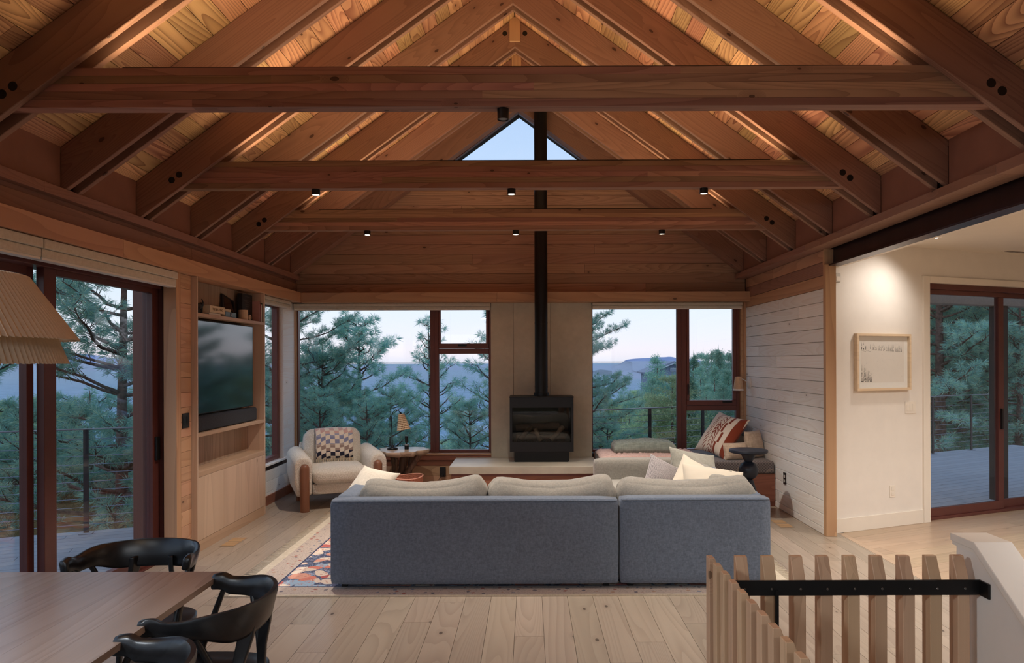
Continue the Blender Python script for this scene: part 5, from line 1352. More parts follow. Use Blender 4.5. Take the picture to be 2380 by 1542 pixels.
# ================================================================== WING OBJECTS
def wthing(name, lab, cat):
    t = thing(name, lab, cat); t.matrix_world = WM; return t
t = wthing('framed_print', 'framed ink print of snowy slopes and pine silhouettes on the white wall', 'picture')
M['maple'] = wood('picture_maple', srgb(226, 198, 160), srgb(212, 182, 142), srgb(184, 150, 110), 'x', 6, .3, .5, 0, .05)
fx0_, fx1_, fz0, fz1 = .272, .968, 1.328, 1.872
bx('frame_member', fx0_, fx1_, -.045, -.001, fz1 - .022, fz1, M['maple'], t); bx('frame_member', fx0_, fx1_, -.045, -.001, fz0, fz0 + .022, M['maple'], t)
bx('frame_member', fx0_, fx0_ + .022, -.045, -.001, fz0 + .022, fz1 - .022, M['maple'], t); bx('frame_member', fx1_ - .022, fx1_, -.045, -.001, fz0 + .022, fz1 - .022, M['maple'], t)
M['mat'] = plain('mount_board', srgb(248, 243, 236), .8, nz=.01); M['paper'] = plain('print_paper', srgb(240, 231, 221), .85, nz=.01); M['inkb'] = plain('black_ink', srgb(52, 48, 40), .8)
bx('mount', fx0_ + .022, fx1_ - .022, -.018, -.012, fz0 + .022, fz1 - .022, M['mat'], t)
px0, px1, pz0, pz1 = fx0_ + .070, fx1_ - .070, fz0 + .075, fz1 - .072
bx('paper', px0, px1, -.0185, -.0181, pz0, pz1, M['paper'], t)
bx('glazing', fx0_ + .022, fx1_ - .022, -.030, -.028, fz0 + .022, fz1 - .022, M['glass'], t)
ink = MB(); r2 = random.Random(5)
def pine_ink(x, z, h, w_):
    nseg_ = max(4, int(h/.010))
    for i in range(nseg_):
        zz_ = z + h*i/nseg_; ww_ = w_*(1 - i/nseg_)*r2.uniform(.5, 1)
        if r2.random() < .85: ink.prism([(x - ww_, zz_), (x + ww_*r2.uniform(.3, 1), zz_ + .001), (x, zz_ + h/nseg_*1.4)], 'y', -.0189, -.0186)
W_, H_ = px1 - px0, pz1 - pz0
for i in range(9): pine_ink(px0 + .012 + i*.0155, pz0 + .01, H_*(.46 - .03*i)*r2.uniform(.8, 1), .012)
for i in range(34):
    u = .22 + .78*i/33
    if r2.random() < .82: pine_ink(px0 + W_*u - .004, pz0 + H_*(.80 - .06*u), H_*r2.uniform(.08, .17), .006)
for i in range(3): pine_ink(px0 + .008 + i*.026, pz0 + H_*.80, H_*r2.uniform(.12, .19), .011)
for i in range(22): 
    a, b_ = px0 + W_*r2.random(), pz0 + H_*(.1 + .6*r2.random()); ink.box(a, a + .002, -.0189, -.0186, b_, b_ + .003)
for i in range(6):
    a, b_ = px0 + .004 + .02*i, pz0 + H_*(.775 - .012*(i % 3)); ink.box(a, a + .018, -.0189, -.0186, b_, b_ + .0018)
ink.obj('print_ink', M['inkb'], t)
t = wthing('triple_switch', 'white three-gang light switch on the white wall right of the framed print', 'switch')
bx('plate', .932, 1.076, -.006, -.0003, 1.092, 1.212, M['whitet'], t, .002, 1)
for i in range(3): bx('rocker', .950 + i*.040, .978 + i*.040, -.009, -.006, 1.118, 1.186, M['whitet'], t, .001, 1)
t = wthing('white_outlet', 'white double outlet low on the white wall under the framed print', 'outlet')
bx('plate', .722, .796, -.006, -.0003, .285, .402, M['whitet'], t, .002, 1)
for dz in (-.024, .024): bx('socket', .742, .776, -.010, -.006, .3435 + dz - .016, .3435 + dz + .016, M['whitet'], t, .003, 2)
t = wthing('motion_sensor', 'small grey motion sensor high on the white wall beside the oak post', 'sensor')
M['sens'] = plain('sensor_plastic', srgb(196, 188, 176), .5)
bx('body', .018, .080, -.034, -.0003, 2.345, 2.432, M['sens'], t, .006, 2); bx('lens', .026, .072, -.036, -.0342, 2.36, 2.40, M['whitet'], t, .001, 1)
t = thing('recessed_light', 'recessed adjustable ceiling spotlight in the white ceiling', 'ceiling light', (3.67, 6.39, 2.734))
m = MB().lathe([(.062, -.004), (.062, -.0003)], (0, 0, 0), 32).obj('trim_ring', M['whitet'], t)
o = MB().lathe([(.03, -.012), (.035, -.004)], (0, 0, 0), 20).obj('lens', M['canlit'], t); o.location = (-.008, -.01, 0)
t = thing('slot_vent', 'white slot vent in the ceiling at the right edge', 'vent', (5.03, 7.28, 2.734), wang)
bx('plate', -.17, .17, -.045, .045, -.004, -.0003, M['whitet'], t); 
for i in range(3): bx('slot', -.15, .15, -.030 + i*.024, -.018 + i*.024, -.0052, -.004, M['gap'], t)

t = thing('added_fill_housing', 'black housing of an added fill light high above the near glass door', 'ceiling light', (-2.55, .35, 2.62))  # fixture added only to house the fill spot
o = cyl('housing', 0, 0, .01, .16, .05, M['blk'], t); cyl('stem', 0, 0, .16, .33, .008, M['blk'], t, 8, bevel=0)

# ================================================================== OUTSIDE
M['dk'] = wood('deck_board_grey', srgb(150, 152, 158), srgb(134, 136, 144), srgb(110, 112, 120), 'x', 5, .25, .6, .15, .12)
M['post'] = plain('rail_post_steel', srgb(62, 56, 56), .5, .5); M['cable'] = plain('rail_cable', srgb(150, 156, 168), .35, .8); M['rail'] = plain('rail_cap_steel', srgb(128, 126, 128), .4, .6)
DZ = -.06
def deck(lab, P0, ang, smin, smax, q0, q1):
    """boards parallel to the rail line through P0, laid from the rail (q0) toward the house (q1)"""
    d = sempty('floor_deck', (0, 0, 0)); ca, sa = math.cos(ang), math.sin(ang)
    q = q0
    while q < q1:
        cuts = [smin]
        while cuts[-1] < smax: cuts.append(cuts[-1] + rnd.uniform(2.5, 4.5))
        cuts[-1] = smax
        for a, b_ in zip(cuts, cuts[1:]):
            if b_ - a < .1: continue
            o = bx('deck_board', a + .002, b_ - .002, -q - .138, -q, DZ - .025, DZ, M['dk'], d); o.location = (P0[0], P0[1], 0); o.rotation_euler = (0, 0, ang)
        q += .1435
    return d
AL = R(22); AR = R(27)
PL = (-4.36, 6.93); PR_ = (.84, 9.35)
def clip_deck(d, keep):      # remove boards wholly under the house
    pass
dL = deck('left', PL, AL, -4.2, .9, -.12, 8.6)
dR = deck('right', PR_, AR, -.2, 9.8, -.12, 5.4)
for d, test in ((dL, lambda p: p.x > -2.9), (dR, lambda p: False)):
    for o in list(d.children):
        b_ = [o.matrix_basis @ Vector(v) for v in o.bound_box]
        if all(test(v) for v in b_): bpy.data.objects.remove(o)
def railing(lab, P0, ang, s0, s1, posts, zt=.972):
    t = thing('deck_railing', lab, 'railing', (P0[0], P0[1], 0), ang)
    bx('top_rail', s0, s1, -.025, .025, zt - .012, zt, M['rail'], t, .003, 1)
    for s in posts:
        bx('post', s - .022, s + .022, -.012, .012, DZ, zt - .013, M['post'], t)
        bx('base_plate', s - .06, s + .06, -.05, .05, DZ, DZ + .012, M['cable'], t, .003, 1)
    for i in range(11):
        z = DZ + .09 + i*.084
        MB().tube([(s0, 0, z), (s1, 0, z)], .0028, 6).obj('cable', M['cable'], t)
railing('steel cable railing along the left deck outside the glass door', PL, AL, -4.0, .92, [-3.2, -1.6, 0])
railing('steel cable railing along the right deck outside the right window and wing', PR_, AR, -.1, 9.6, [.92, 1.86, 3.9, 5.4, 7.12, 8.25])
bx_ = thing('porch_post', 'brown porch post outside the left glass door at the deck corner', 'post', (-3.40, 6.25, 0))
bx('shaft', -.075, .075, -.075, .075, DZ, 2.75, M['frame'], bx_, .004, 1); bx('post_base', -.095, .095, -.095, .095, DZ, DZ + .05, M['post'], bx_)
t = thing('porch_post', 'grey porch post and beam outside the right sliding door', 'post', (5.62, 8.46, 0), wang)
bx('shaft', -.07, .07, -.07, .07, DZ, 2.26, M['post'], t, .004, 1)
bx('beam', -2.9, 3.4, -.09, .09, 2.26, 2.60, plain('soffit_grey', srgb(150, 144, 136), .7), t)

def sstep(a, b, x): x = min(1, max(0, (x - a)/(b - a))); return x*x*(3 - 2*x)
def ground(x, y):
    r = math.hypot(x, y); az = x / max(y, 1.0) if y > 1 else (-9 if x < 0 else 9)
    fwd = max(0, y - 9.5 + .25*x)
    zl = -.8 - .30*fwd if fwd < 60 else -18.8 - .42*(fwd - 60)
    if x < -5: zl += min(6.0, (-5 - x)*.10) * math.exp(-fwd/60)
    zr_ = -1.3 - min(9, .16*max(0, fwd)) - .004*max(0, fwd - 60)
    k = sstep(-.02, .16, az) if y > 1 else (0 if x < 0 else 1)
    z = zl*(1 - k) + zr_*k
    far = sstep(260, 900, r); z = max(z, -150.0); z = z*(1 - far) + (-150.0)*far
    return z + .25*mnoise.noise(Vector((x*.15, y*.15, 0))) * (1 if r > 7 else .0)
rs = [3, 5, 7, 9, 11, 13, 16, 19, 23, 28, 34, 42, 52, 65, 80, 100, 130, 170, 220, 300, 420, 600, 900, 1600, 3500, 8000, 20000, 45000]
na = 96; vs = [(0, 0, -1.6)]; fs = []
for r in rs:
    for k in range(na):
        a = 2*math.pi*k/na; x, y = r*math.cos(a), r*math.sin(a); z = ground(x, y) if r > 6 else -1.2
        if r < 12 and y < 9 and x > -3.3: z = min(z, -1.0)
        vs.append((x, y, z))
for k in range(na): fs.append((0, 1+k, 1+(k+1) % na))
for i in range(len(rs)-1):
    for k in range(na): fs.append((1+i*na+k, 1+(i+1)*na+k, 1+(i+1)*na+(k+1) % na, 1+i*na+(k+1) % na))
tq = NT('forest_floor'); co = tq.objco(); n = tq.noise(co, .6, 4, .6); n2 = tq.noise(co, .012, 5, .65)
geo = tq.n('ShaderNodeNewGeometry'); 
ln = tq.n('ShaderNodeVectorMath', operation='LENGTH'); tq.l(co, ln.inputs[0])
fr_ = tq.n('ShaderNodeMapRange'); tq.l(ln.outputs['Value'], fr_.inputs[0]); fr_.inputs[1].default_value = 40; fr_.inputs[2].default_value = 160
c1 = tq.ramp(n, [(.35, srgb(96, 84, 62)), (.65, srgb(150, 124, 88))]); c2 = tq.ramp(n2, [(.35, srgb(112, 146, 172)), (.65, srgb(160, 186, 208))])  # far ground colour has the blue of the haze mixed in
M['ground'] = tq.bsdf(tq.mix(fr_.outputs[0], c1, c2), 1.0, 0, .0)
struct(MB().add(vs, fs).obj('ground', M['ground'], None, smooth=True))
# far ridges
tq = NT('far_ridge_hazed'); n = tq.noise(tq.objco(), .004, 5, .6)
M['ridge'] = tq.bsdf(tq.ramp(n, [(.3, srgb(140, 152, 186)), (.7, srgb(166, 176, 206))]), 1.0, 0, 0)  # haze blue painted into the hills' base colour
def ridge(lab, name, dist, pts, depth, mat):
    """pts: (azimuth x/y, elevation above the eye as z/y); a wedge of hills with depth"""
    n = 60; az0, az1 = pts[0][0], pts[-1][0]; vs = []; fs = []
    rows = ((-.55, 0.0), (-.3, .45), (-.12, .85), (0, 1.0), (.3, .6), (.8, 0))
    for i in range(n + 1):
        az = az0 + (az1 - az0)*i/n
        for (p, q_) in zip(pts, pts[1:]):
            if p[0] <= az <= q_[0]: u = (az - p[0])/(q_[0] - p[0]); e = p[1] + (q_[1] - p[1])*(u*u*(3 - 2*u)); break
        top = dist*e + 1.6 + dist*.0009*mnoise.noise(Vector((az*60, 3, 1)))
        for (dy, h) in rows:
            y = dist + depth*dy; vs.append((az*dist + mnoise.noise(Vector((az*30, dy*3, 0)))*depth*.1, y, -152 + (top + 152)*h))
    m_ = len(rows)
    for i in range(n):
        for j in range(m_-1): fs.append((i*m_+j, (i+1)*m_+j, (i+1)*m_+j+1, i*m_+j+1))
    o = MB().add(vs, fs).obj(name, mat, None, smooth=True); tag(o, lab, 'hill'); return o
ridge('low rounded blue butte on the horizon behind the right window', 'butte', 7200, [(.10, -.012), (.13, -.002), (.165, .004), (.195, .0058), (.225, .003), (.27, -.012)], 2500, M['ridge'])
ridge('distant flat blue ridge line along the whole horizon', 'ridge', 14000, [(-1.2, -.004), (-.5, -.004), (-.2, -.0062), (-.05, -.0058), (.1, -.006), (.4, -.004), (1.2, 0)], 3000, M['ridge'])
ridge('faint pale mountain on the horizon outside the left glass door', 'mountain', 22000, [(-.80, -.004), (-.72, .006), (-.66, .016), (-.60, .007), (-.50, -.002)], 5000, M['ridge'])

# ---- trees
NR = np.random.default_rng(11)
def leafmat(name, a, b, c):
    t = NT(name); g = t.n('ShaderNodeNewGeometry'); r = g.outputs['Random Per Island']
    o = t.rand(); m1 = t.ramp(r, [(0, a), (.5, b), (1, c)])
    hs = t.n('ShaderNodeHueSaturation'); t.l(m1, hs.inputs['Color']); t.l(t.math('ADD', .82, t.math('MULTIPLY', o, .4)), hs.inputs['Value'])
    t.l(t.math('ADD', .49, t.math('MULTIPLY', o, .03)), hs.inputs['Hue'])
    d = t.n('ShaderNodeBsdfDiffuse'); t.l(hs.outputs[0], d.inputs[0]); tr = t.n('ShaderNodeBsdfTranslucent'); t.l(hs.outputs[0], tr.inputs[0])
    mx = t.n('ShaderNodeMixShader'); mx.inputs[0].default_value = .35; t.l(d.outputs[0], mx.inputs[1]); t.l(tr.outputs[0], mx.inputs[2]); t.l(mx.outputs[0], t.o.inputs[0]); return t.m
M['needle'] = leafmat('pine_needles', srgb(122, 174, 170), srgb(160, 206, 192), srgb(206, 230, 190))
M['leaf2'] = leafmat('conifer_foliage', srgb(112, 160, 148), srgb(148, 190, 168), srgb(184, 212, 176))
M['leafy'] = leafmat('yellow_green_foliage', srgb(140, 172, 138), srgb(180, 198, 150), srgb(206, 214, 170))
M['barkp'] = plain('pine_bark', srgb(120, 94, 84), .95, nz=.3, scale=14, bump=.8)
def needles(C, D, n, L0, L1, w_):
    """C (k,3) tuft centres, D (k,3) axes -> triangle soup"""
    k = len(C); dirs = NR.normal(size=(k, n, 3)); dirs /= np.linalg.norm(dirs, axis=2, keepdims=True)
    dirs = dirs*.85 + D[:, None, :]*.75; dirs /= np.linalg.norm(dirs, axis=2, keepdims=True)
    L = NR.uniform(L0, L1, size=(k, n, 1)); sd = np.cross(dirs, NR.normal(size=(k, n, 3))); sd /= np.linalg.norm(sd, axis=2, keepdims=True) + 1e-9
    b0 = C[:, None, :] + dirs*.01; tip = b0 + dirs*L; tip[..., 2] -= .10*L[..., 0]
    mid = b0 + dirs*L*.45
    V = np.stack([b0, mid + sd*w_*.5, tip, ], axis=2).reshape(-1, 3)
    V2 = np.stack([b0 - sd*w_*.5, mid + sd*w_*.5, tip], axis=2).reshape(-1, 3)
    Tn = np.arange(len(V2)).reshape(-1, 3); return V2, Tn
def pine_mesh(name, H, Rm_, seed, zb=.25, n=34, dens=1.0, L=(.12, .20), w_=.008, droop=.1, sparse=1.0):
    r = random.Random(seed); wood_ = MB(); C = []; D = []
    bend = [r.uniform(-.25, .25) for _ in range(4)]
    def trunk(z): u = z/H; return Vector((bend[0]*math.sin(u*3)*H*.06 + bend[2]*u*.3, bend[1]*math.sin(u*2.4)*H*.06, z))
    tr0 = .014*H + .02
    wood_.tube([trunk(H*i/14) for i in range(15)], [tr0*(1 - i/14)**.8 + .006 for i in range(15)], 8)
    z = H*zb; az = r.uniform(0, 6)
    while z < H*.98:
        u = (z/H - zb)/(1 - zb); prof = (min(1, .55 + 1.2*u) if u < .4 else 1)*(1 - u)**.62 + .06
        for q in range(r.choice((3, 4, 4, 5))):
            az += 2.4 + r.uniform(-.4, .4); Lb = Rm_*prof*r.uniform(.65, 1.12)
            if r.random() > sparse: continue
            p0 = trunk(z + r.uniform(-.1, .1)); out = Vector((math.cos(az), math.sin(az), 0)); side = Vector((-math.sin(az), math.cos(az), 0))
            up0 = r.uniform(-.25, .25) + .5*u; cv = r.uniform(.2, .6); sw = r.uniform(-.35, .35)
            pts = []
            for j in range(7):
                s = j/6; pts.append(p0 + out*Lb*s + side*sw*Lb*s*s + Vector((0, 0, Lb*(up0*s - droop*s + cv*s*s*.6))) + Vector((mnoise.noise(p0 + Vector((s*4, 0, 0)))*.12, mnoise.noise(p0 + Vector((0, s*4, 2)))*.12, mnoise.noise(p0 + Vector((3, 0, s*4)))*.10))*min(1, s*2))
            br = .012 + .013*Lb
            wood_.tube(pts, [br*(1 - j/6.5) + .004 for j in range(7)], 4, cap=False)
            nt_ = int((3 + Lb*5.0)*dens)
            for j in range(nt_):
                s = .28 + .72*(j + r.random())/nt_; i0 = min(5, int(s*6)); f = s*6 - i0; bp = pts[i0].lerp(pts[i0+1], f)
                td = (pts[i0+1] - pts[i0]).normalized(); sdv = td.cross(Vector((0, 0, 1))).normalized()*r.choice((-1, 1))
                tl = r.uniform(.12, .42)*min(1.2, Lb)*(1.15 - s*.6); dd = (td*r.uniform(.3, .9) + sdv*r.uniform(.4, 1) + Vector((0, 0, r.uniform(-.1, .6)))).normalized()
                e = bp + dd*tl; e.z += tl*.15
                wood_.tube([bp, bp.lerp(e, .5) - Vector((0, 0, tl*.06)), e], [.008, .006, .004], 3, cap=False)
                C.append(e); D.append(dd)
                if tl > .2: C.append(bp.lerp(e, .6)); D.append((dd + Vector((0, 0, .4))).normalized())
            C.append(pts[-1]); D.append((pts[-1] - pts[-2]).normalized())
        z += r.uniform(.22, .38)*(1 if Rm_ < 3 else 1.3)
    C.append(trunk(H)); D.append(Vector((0, 0, 1)))
    V, Tn = needles(np.array(C), np.array(D), n, L[0], L[1], w_)
    wm = bpy.data.meshes.new('pine_trunk'); wm.from_pydata(wood_.v, [], wood_.f); wm.materials.append(M['barkp']); wm.polygons.foreach_set('use_smooth', [True]*len(wm.polygons))
    fo = np_mesh('needles', V, Tn, M['needle']); fm = fo.data; bpy.data.objects.remove(fo)
    return wm, fm
def place(kind, lab, x, y, rz, sc, meshes, cat='tree', zoff=0, group=None, parts=('trunk', 'foliage')):
    t = thing(kind, lab, cat, (x, y, ground(x, y) + zoff), rz, group); t.scale = (sc, sc, sc)
    for nm, me in zip(parts, meshes):
        o = bpy.data.objects.new(nm, me); COL.objects.link(o); o.parent = t
        if nm == 'foliage': o['kind'] = 'stuff'
    return t
PA = pine_mesh('a', 8.5, 2.7, 3, .16, 42, 1.5)
PB = pine_mesh('b', 6.5, 2.0, 8, .12, 42, 1.5)
PC = pine_mesh('c', 7.5, 1.35, 15, .2, 34, .9, sparse=.75)
PD = pine_mesh('d', 11, 3.4, 21, .22, 44, 1.7)
def place_px(kind, lab, px, ytop, y, rz, sc, meshes, Hm):
    """stand a tree of the given size so that its leader reaches the height seen in the photograph"""
    x = (px - VX)*y/F; zt_ = EYE + (VY - ytop)*y/F
    return place(kind, lab, x, y, rz, sc, meshes, zoff=zt_ - Hm*sc - ground(x, y))
near = [('big dark pine with thick trunk and sweeping branches just beyond the left railing', 300, 420, 10.6, 1.0, .86, PD, 11),
        ('tall pine at the far left beyond the near sliding panel', -130, 480, 11.8, 2.4, .80, PA, 8.5),
        ('dense pine filling the lower half of the left glass door', 205, 905, 13.2, 4.0, .80, PA, 8.5),
        ('low pine at the left edge of the left glass door', 60, 930, 11.6, 1.1, .55, PB, 6.5),
        ('tall pine at the left edge of the back window, seen past the armchair', 655, 520, 13.4, .4, .60, PD, 11),
        ('bushy pine whose top stands left of the middle of the large back window', 828, 738, 14.6, 3.3, .84, PB, 6.5),
        ('bushy pine in the large back window, left of and lower than the pointed one', 752, 800, 13.6, 1.2, .66, PA, 8.5),
        ('slender open pine just left of the mullion of the back window', 988, 748, 15.5, 1.3, .80, PC, 7.5),
        ('slender pine at the right edge of the back window beside the plaster panel', 1172, 690, 14.6, 5.1, .86, PC, 7.5),
        ('pine behind the stove whose branches reach into the right window', 1322, 610, 12.6, 2.2, .50, PD, 11),
        ('short pine low behind the lamp in the back window', 915, 905, 12.6, .9, .55, PB, 6.5),
        ('short pine low in the middle of the back window behind the root table', 850, 930, 12.1, 2.9, .50, PA, 8.5),
        ('short pine low in the window just left of the stove', 1085, 935, 12.4, 4.4, .48, PB, 6.5),
        ('short pine rising behind the armchair back', 735, 905, 11.8, 3.9, .50, PB, 6.5),
        ('pine low at the right railing beside the stove', 1405, 965, 12.6, 3.6, .42, PB, 6.5)]
for lb, px, yt, y, rz, sc, me, Hm in near: place_px('pine_tree', lb, px, yt, y, rz, sc, me, Hm)

def conifer_mesh(H, Rc, seed, nleaf, mat, size=(.12, .30), shape=.8, lumps=90):
    """conifer crown: sprays set on whorled boughs, tapering to a leader"""
    rg = np.random.default_rng(seed); nb = lumps; zc = rg.uniform(0, 1, nb)**1.15; az = rg.uniform(0, 2*np.pi, nb); rr = Rc*(1 - zc)**shape*rg.uniform(.75, 1.15, nb) + .06*Rc
    per = nleaf // nb; V = []
    for i in range(nb):
        s = np.sqrt(rg.uniform(.04, 1, per)); ww = .07*Rc + .20*rr[i]*s
        x = rr[i]*s*np.cos(az[i]) + rg.normal(0, 1, per)*ww*.55; y = rr[i]*s*np.sin(az[i]) + rg.normal(0, 1, per)*ww*.55
        z = H*(.10 + .88*zc[i]) - rr[i]*s*.28*(1 - zc[i]) + .35*rr[i]*s*s + rg.normal(0, .035*H/4, per)
        c = np.stack([x, y, z], 1)
        d1 = rg.normal(size=(per, 3)); d1[:, 0] += np.cos(az[i])*1.2; d1[:, 1] += np.sin(az[i])*1.2; d1[:, 2] += .5; d1 /= np.linalg.norm(d1, axis=1, keepdims=True)
        d2 = np.cross(d1, rg.normal(size=(per, 3))); d2 /= np.linalg.norm(d2, axis=1, keepdims=True)
        L = rg.uniform(size[0], size[1], (per, 1))*(1.1 - .6*zc[i])
        V.append(np.stack([c - d2*L*.22, c + d2*L*.22, c + d1*L], 1))
    top = np.array([[[-.05, 0, H*.9], [.05, 0, H*.9], [0, 0, H*1.02]], [[0, -.05, H*.9], [0, .05, H*.9], [0, 0, H*1.02]]])
    V = np.concatenate(V + [top], 0).reshape(-1, 3)
    fo = np_mesh('sprays', V, np.arange(len(V)).reshape(-1, 3), mat); fm = fo.data; bpy.data.objects.remove(fo)
    tm = MB().tube([(0, 0, -.6), (0, 0, H*.5), (0, 0, H*.90)], [.028*H, .014*H, .003*H], 6); wm = bpy.data.meshes.new('conifer_trunk'); wm.from_pydata(tm.v, [], tm.f); wm.materials.append(M['barkp'])
    return wm, fm
CF = [conifer_mesh(12, 3.0, 1, 22000, M['leaf2'], lumps=150), conifer_mesh(14, 3.3, 2, 22000, M['leaf2'], lumps=160, shape=.7), conifer_mesh(9, 2.9, 3, 20000, M['leafy'], lumps=130, shape=.55), conifer_mesh(13, 2.4, 4, 18000, M['leaf2'], lumps=120, shape=.9)]
kinds = ['dark broad', 'tall dark', 'yellow green bushy', 'narrow dark']
ORD = ('first', 'second', 'third', 'fourth', 'fifth', 'sixth', 'seventh', 'eighth', 'ninth', 'tenth', 'eleventh', 'twelfth', 'thirteenth', 'fourteenth', 'fifteenth', 'sixteenth', 'seventeenth', 'eighteenth')
def put(n, azr, yr, hr, seed, win, vr=None):
    r = random.Random(seed); made = {}
    for _ in range(n):
        az = r.uniform(*azr); y = r.uniform(*yr); x = az*y; i = r.randrange(4); H = r.uniform(*hr)
        zo = 0
        if vr: zo = (EYE - r.uniform(*vr)*y/F*(35/y)**.35) - H - ground(x, y); zo = min(zo, .3)
        dep = 'near' if y < yr[0]*1.6 else 'mid-distance' if y < yr[0]*2.2 else 'far'
        t = place('conifer', '', x, y, r.uniform(0, 6.28), H/(12, 14, 9, 13)[i], CF[i], zoff=zo)
        made.setdefault((kinds[i], dep), []).append((az, t))
    for (kd, dep), L in made.items():
        L.sort(key=lambda q: q[0])
        for k, (az, t) in enumerate(L):
            t['group'] = '%s %s conifers in the %s view' % (dep, kd, win)
            t['label'] = '%s conifer, %s from left of the %s ones in the %s' % (kd, ORD[min(k, 17)], dep, win)

put(60, (.09, .36), (30, 95), (4.5, 8.5), 1, 'right window', (22, 170))
put(26, (.55, 1.0), (24, 44), (9, 13.5), 2, 'wing door view')
put(34, (-.42, -.02), (20, 70), (6, 10), 3, 'big back window', (60, 230))
put(22, (-1.05, -.48), (17, 55), (5, 9.5), 4, 'left door', (50, 240))
for i, (px, yt, y, rz, sc, me, Hm, wh) in enumerate([(2190, 380, 17.5, .3, 1.0, PA, 8.5, 'at the left edge of the wing door view'), (2300, 300, 19, 2.2, 1.0, PD, 11, 'behind the grey porch post of the wing door'), (2420, 420, 18, 4.0, 1.05, PA, 8.5, 'right of the wing door handle'),
        (2240, 560, 21, 5.2, 1.1, PB, 6.5, 'between the two nearer pines of the wing door view'), (2110, 450, 20, 1.2, .9, PD, 11, 'half hidden behind the white casing'), (2540, 380, 19, .9, 1.0, PD, 11, 'far right of the wing door view'), (2360, 640, 16.5, 3.3, .8, PB, 6.5, 'low and nearest beyond the wing railing')]):
    place_px('pine_tree', 'green pine beyond the right deck, ' + wh, px, yt, y, rz, sc, me, Hm)
# the stand that closes the view in the narrow right-hand pane
for i, (az, y, top) in enumerate([(.218, 60, .006), (.232, 52, .012), (.246, 55, .015), (.257, 50, .016), (.268, 48, .020), (.276, 55, .013), (.286, 50, .014), (.298, 46, .014), (.31, 50, .016), (.242, 40, -.006), (.262, 38, -.004), (.282, 39, -.008), (.30, 38, -.004), (.225, 42, -.02), (.250, 34, -.03), (.275, 33, -.03), (.295, 33, -.03)]):
    me = CF[(0, 3, 1)[i % 3]]; x = az*y; H = top*y + 1.62 - ground(x, y)
    place('conifer', '%s dark conifer in the close stand of the narrow right pane, %s listed inward' % ('skyline' if i < 9 else 'lower', ORD[i if i < 9 else i - 9]), x, y, i*1.3, H/(12, 13, 14)[i % 3], me, group='close stand of conifers in the right window pane')
x, y = .181*62, 62; place('conifer', 'lone tall conifer standing above the far house, in front of the butte', x, y, .5, (.0095*y + 1.62 - ground(x, y))/12, CF[0])
for i, (px, yt, y, k) in enumerate([(1508, 900, 92, 0), (1540, 908, 88, 3), (1566, 902, 94, 1), (1590, 898, 90, 0), (1475, 905, 80, 2), (1450, 890, 100, 1), (1545, 1010, 48, 2), (1515, 1015, 44, 0)]):
    me = CF[k]; H = 8.0; x = (px - VX)*y/F
    place('conifer', '%s conifer screening the %s grey house, %s from left' % (kinds[k], 'upper' if i < 6 else 'lower', ORD[(2, 3, 4, 5, 1, 0, 1, 0)[i]]), x, y, i*1.7, H/(12, 14, 9, 13)[k], me, zoff=EYE + (VY - yt)*y/F - H - ground(x, y), group='conifers screening the grey houses')
# distant forest: cones too many to count
r3 = np.random.default_rng(5); m = []; 
for _ in range(9000):
    az = r3.uniform(-1.3, .6); y = 75*math.exp(r3.uniform(0, 2.9)); 
    if az > .02 and y < 650: continue
    x = az*y; h = r3.uniform(6, 13); wq = h*.2; z = ground(x, y) - .5; a = r3.uniform(0, 2)
    for q in range(3):
        a0 = a + q*2.1; m.append([[x + wq*math.cos(a0), y + wq*math.sin(a0), z], [x + wq*math.cos(a0 + 2.1), y + wq*math.sin(a0 + 2.1), z], [x, y, z + h]])
V = np.array(m).reshape(-1, 3); o = np_mesh('distant_forest', V, np.arange(len(V)).reshape(-1, 3), leafmat('haze_blue_foliage', srgb(92, 134, 160), srgb(120, 164, 188), srgb(150, 188, 206))); tag(o, 'carpet of distant dusk-blue conifers down the valley', 'forest', None, 'stuff')  # far trees: haze put into the foliage colour as blue
# undergrowth by the deck on the left
m = MB(); rq = random.Random(9); C = []; D = []
for _ in range(260):
    x, y = rq.uniform(-9, -3.4), rq.uniform(7.6, 12.5)
    if y < 7.3 + (x + 4.36)*.404 + .5: continue
    C.append((x, y, ground(x, y))); D.append((0, 0, 1))
V, Tn = needles(np.array(C), np.array(D, dtype=float), 22, .08, .30, .008); o = np_mesh('dry_grass', V, Tn, leafmat('dry_grass', srgb(140, 120, 88), srgb(168, 146, 104), srgb(110, 110, 78))); tag(o, 'dry brown grass and pine litter on the ground behind the left railing', 'grass', None, 'stuff')

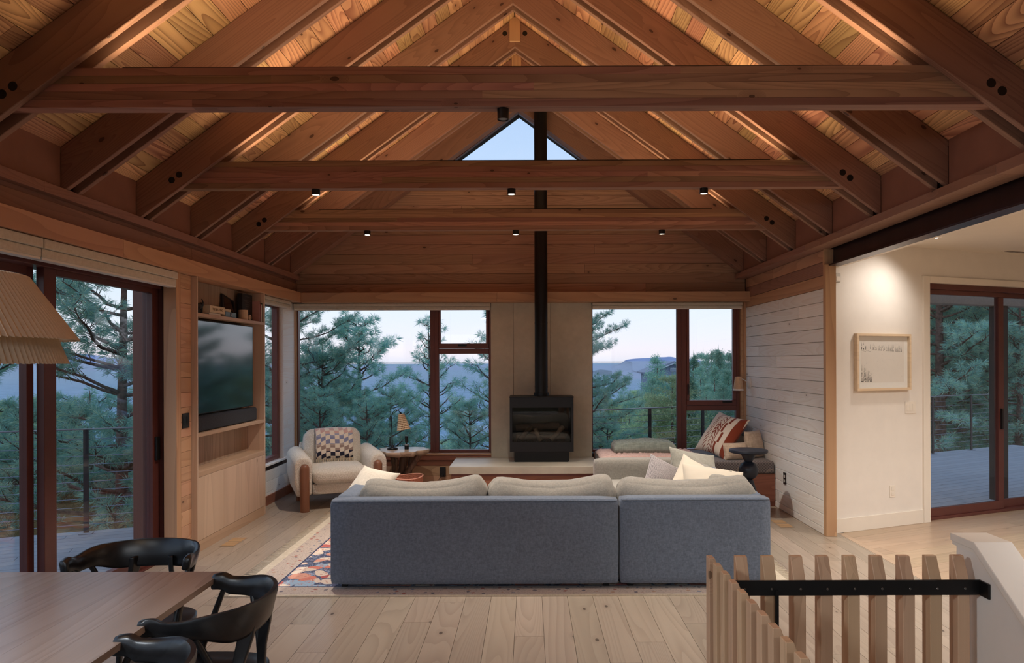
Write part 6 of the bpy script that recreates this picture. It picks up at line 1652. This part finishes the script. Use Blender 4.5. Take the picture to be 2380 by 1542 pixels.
# ---- dusk haze over the valley
hz = bpy.data.materials.new('dusk_haze'); hz.use_nodes = True; hz.node_tree.nodes.clear()
vo = hz.node_tree.nodes.new('ShaderNodeOutputMaterial'); vs_ = hz.node_tree.nodes.new('ShaderNodeVolumeScatter'); vs_.inputs['Color'].default_value = (.72, .84, 1, 1); vs_.inputs['Density'].default_value = HAZE; vs_.inputs['Anisotropy'].default_value = 0
hz.node_tree.links.new(vs_.outputs[0], vo.inputs['Volume'])
o = bx('valley_haze', -6000, 6000, 24, 7000, -152, .5, hz); tag(o, 'blue dusk haze lying over the valley and far hills', 'haze', None, 'stuff')
# ---- houses on the slope
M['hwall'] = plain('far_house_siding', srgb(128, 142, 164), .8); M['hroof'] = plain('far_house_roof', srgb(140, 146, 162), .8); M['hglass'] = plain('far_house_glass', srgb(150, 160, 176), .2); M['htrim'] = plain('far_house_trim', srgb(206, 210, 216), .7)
def house(lab, x, y, zb, w_, d_, h_, rh, cw, group=None, zg=None):
    t = thing('house', lab, 'house', (x, y, zb))
    m = MB().box(-w_/2, w_/2, 0, d_, -3, h_); m.prism([(-w_/2, h_), (w_/2, h_), (0, h_ + rh)], 'y', 0, d_); m.obj('wall', M['hwall'], t)
    ov = .6; k = rh/(w_/2)
    for sg in (-1, 1): MB().prism([(0, h_ + rh + .05), (sg*(w_/2 + ov), h_ - k*ov + .05), (sg*(w_/2 + ov), h_ - k*ov + .3), (0, h_ + rh + .32)], 'y', -ov, d_ + ov).obj('roof', M['hroof'], t)
    for sg in (-1, 1): MB().prism([(0, h_ + rh - .1), (sg*(w_/2 + ov), h_ - k*ov - .1), (sg*(w_/2 + ov), h_ - k*ov + .05), (0, h_ + rh + .05)], 'y', -ov - .08, -ov).obj('verge', M['htrim'], t)
    n = 5
    for i in range(n):
        xx = -w_/2 + w_*(i + .5)/n; f = bx('window', xx - w_*.075, xx + w_*.075, -.12, 0, h_*.30, h_*.86, M['htrim'], t); bx('pane', xx - w_*.06, xx + w_*.06, -.16, -.12, h_*.34, h_*.82, M['hglass'], f)
    f = bx('window', -w_*.07, w_*.07, -.12, 0, h_ + rh*.12, h_ + rh*.48, M['htrim'], t); bx('pane', -w_*.055, w_*.055, -.16, -.12, h_ + rh*.17, h_ + rh*.43, M['hglass'], f)
hy = 110; house('grey gabled house on the far slope right of the stove, in the right window', .204*hy, hy, 1.62 - .046*hy, 7.4, 9, 3.2, 1.5, 3)
hy = 60; house('low grey roofed house half hidden by trees, lower in the right window', .190*hy, hy, 1.62 - .125*hy, 4.6, 6, 1.9, .9, 3)
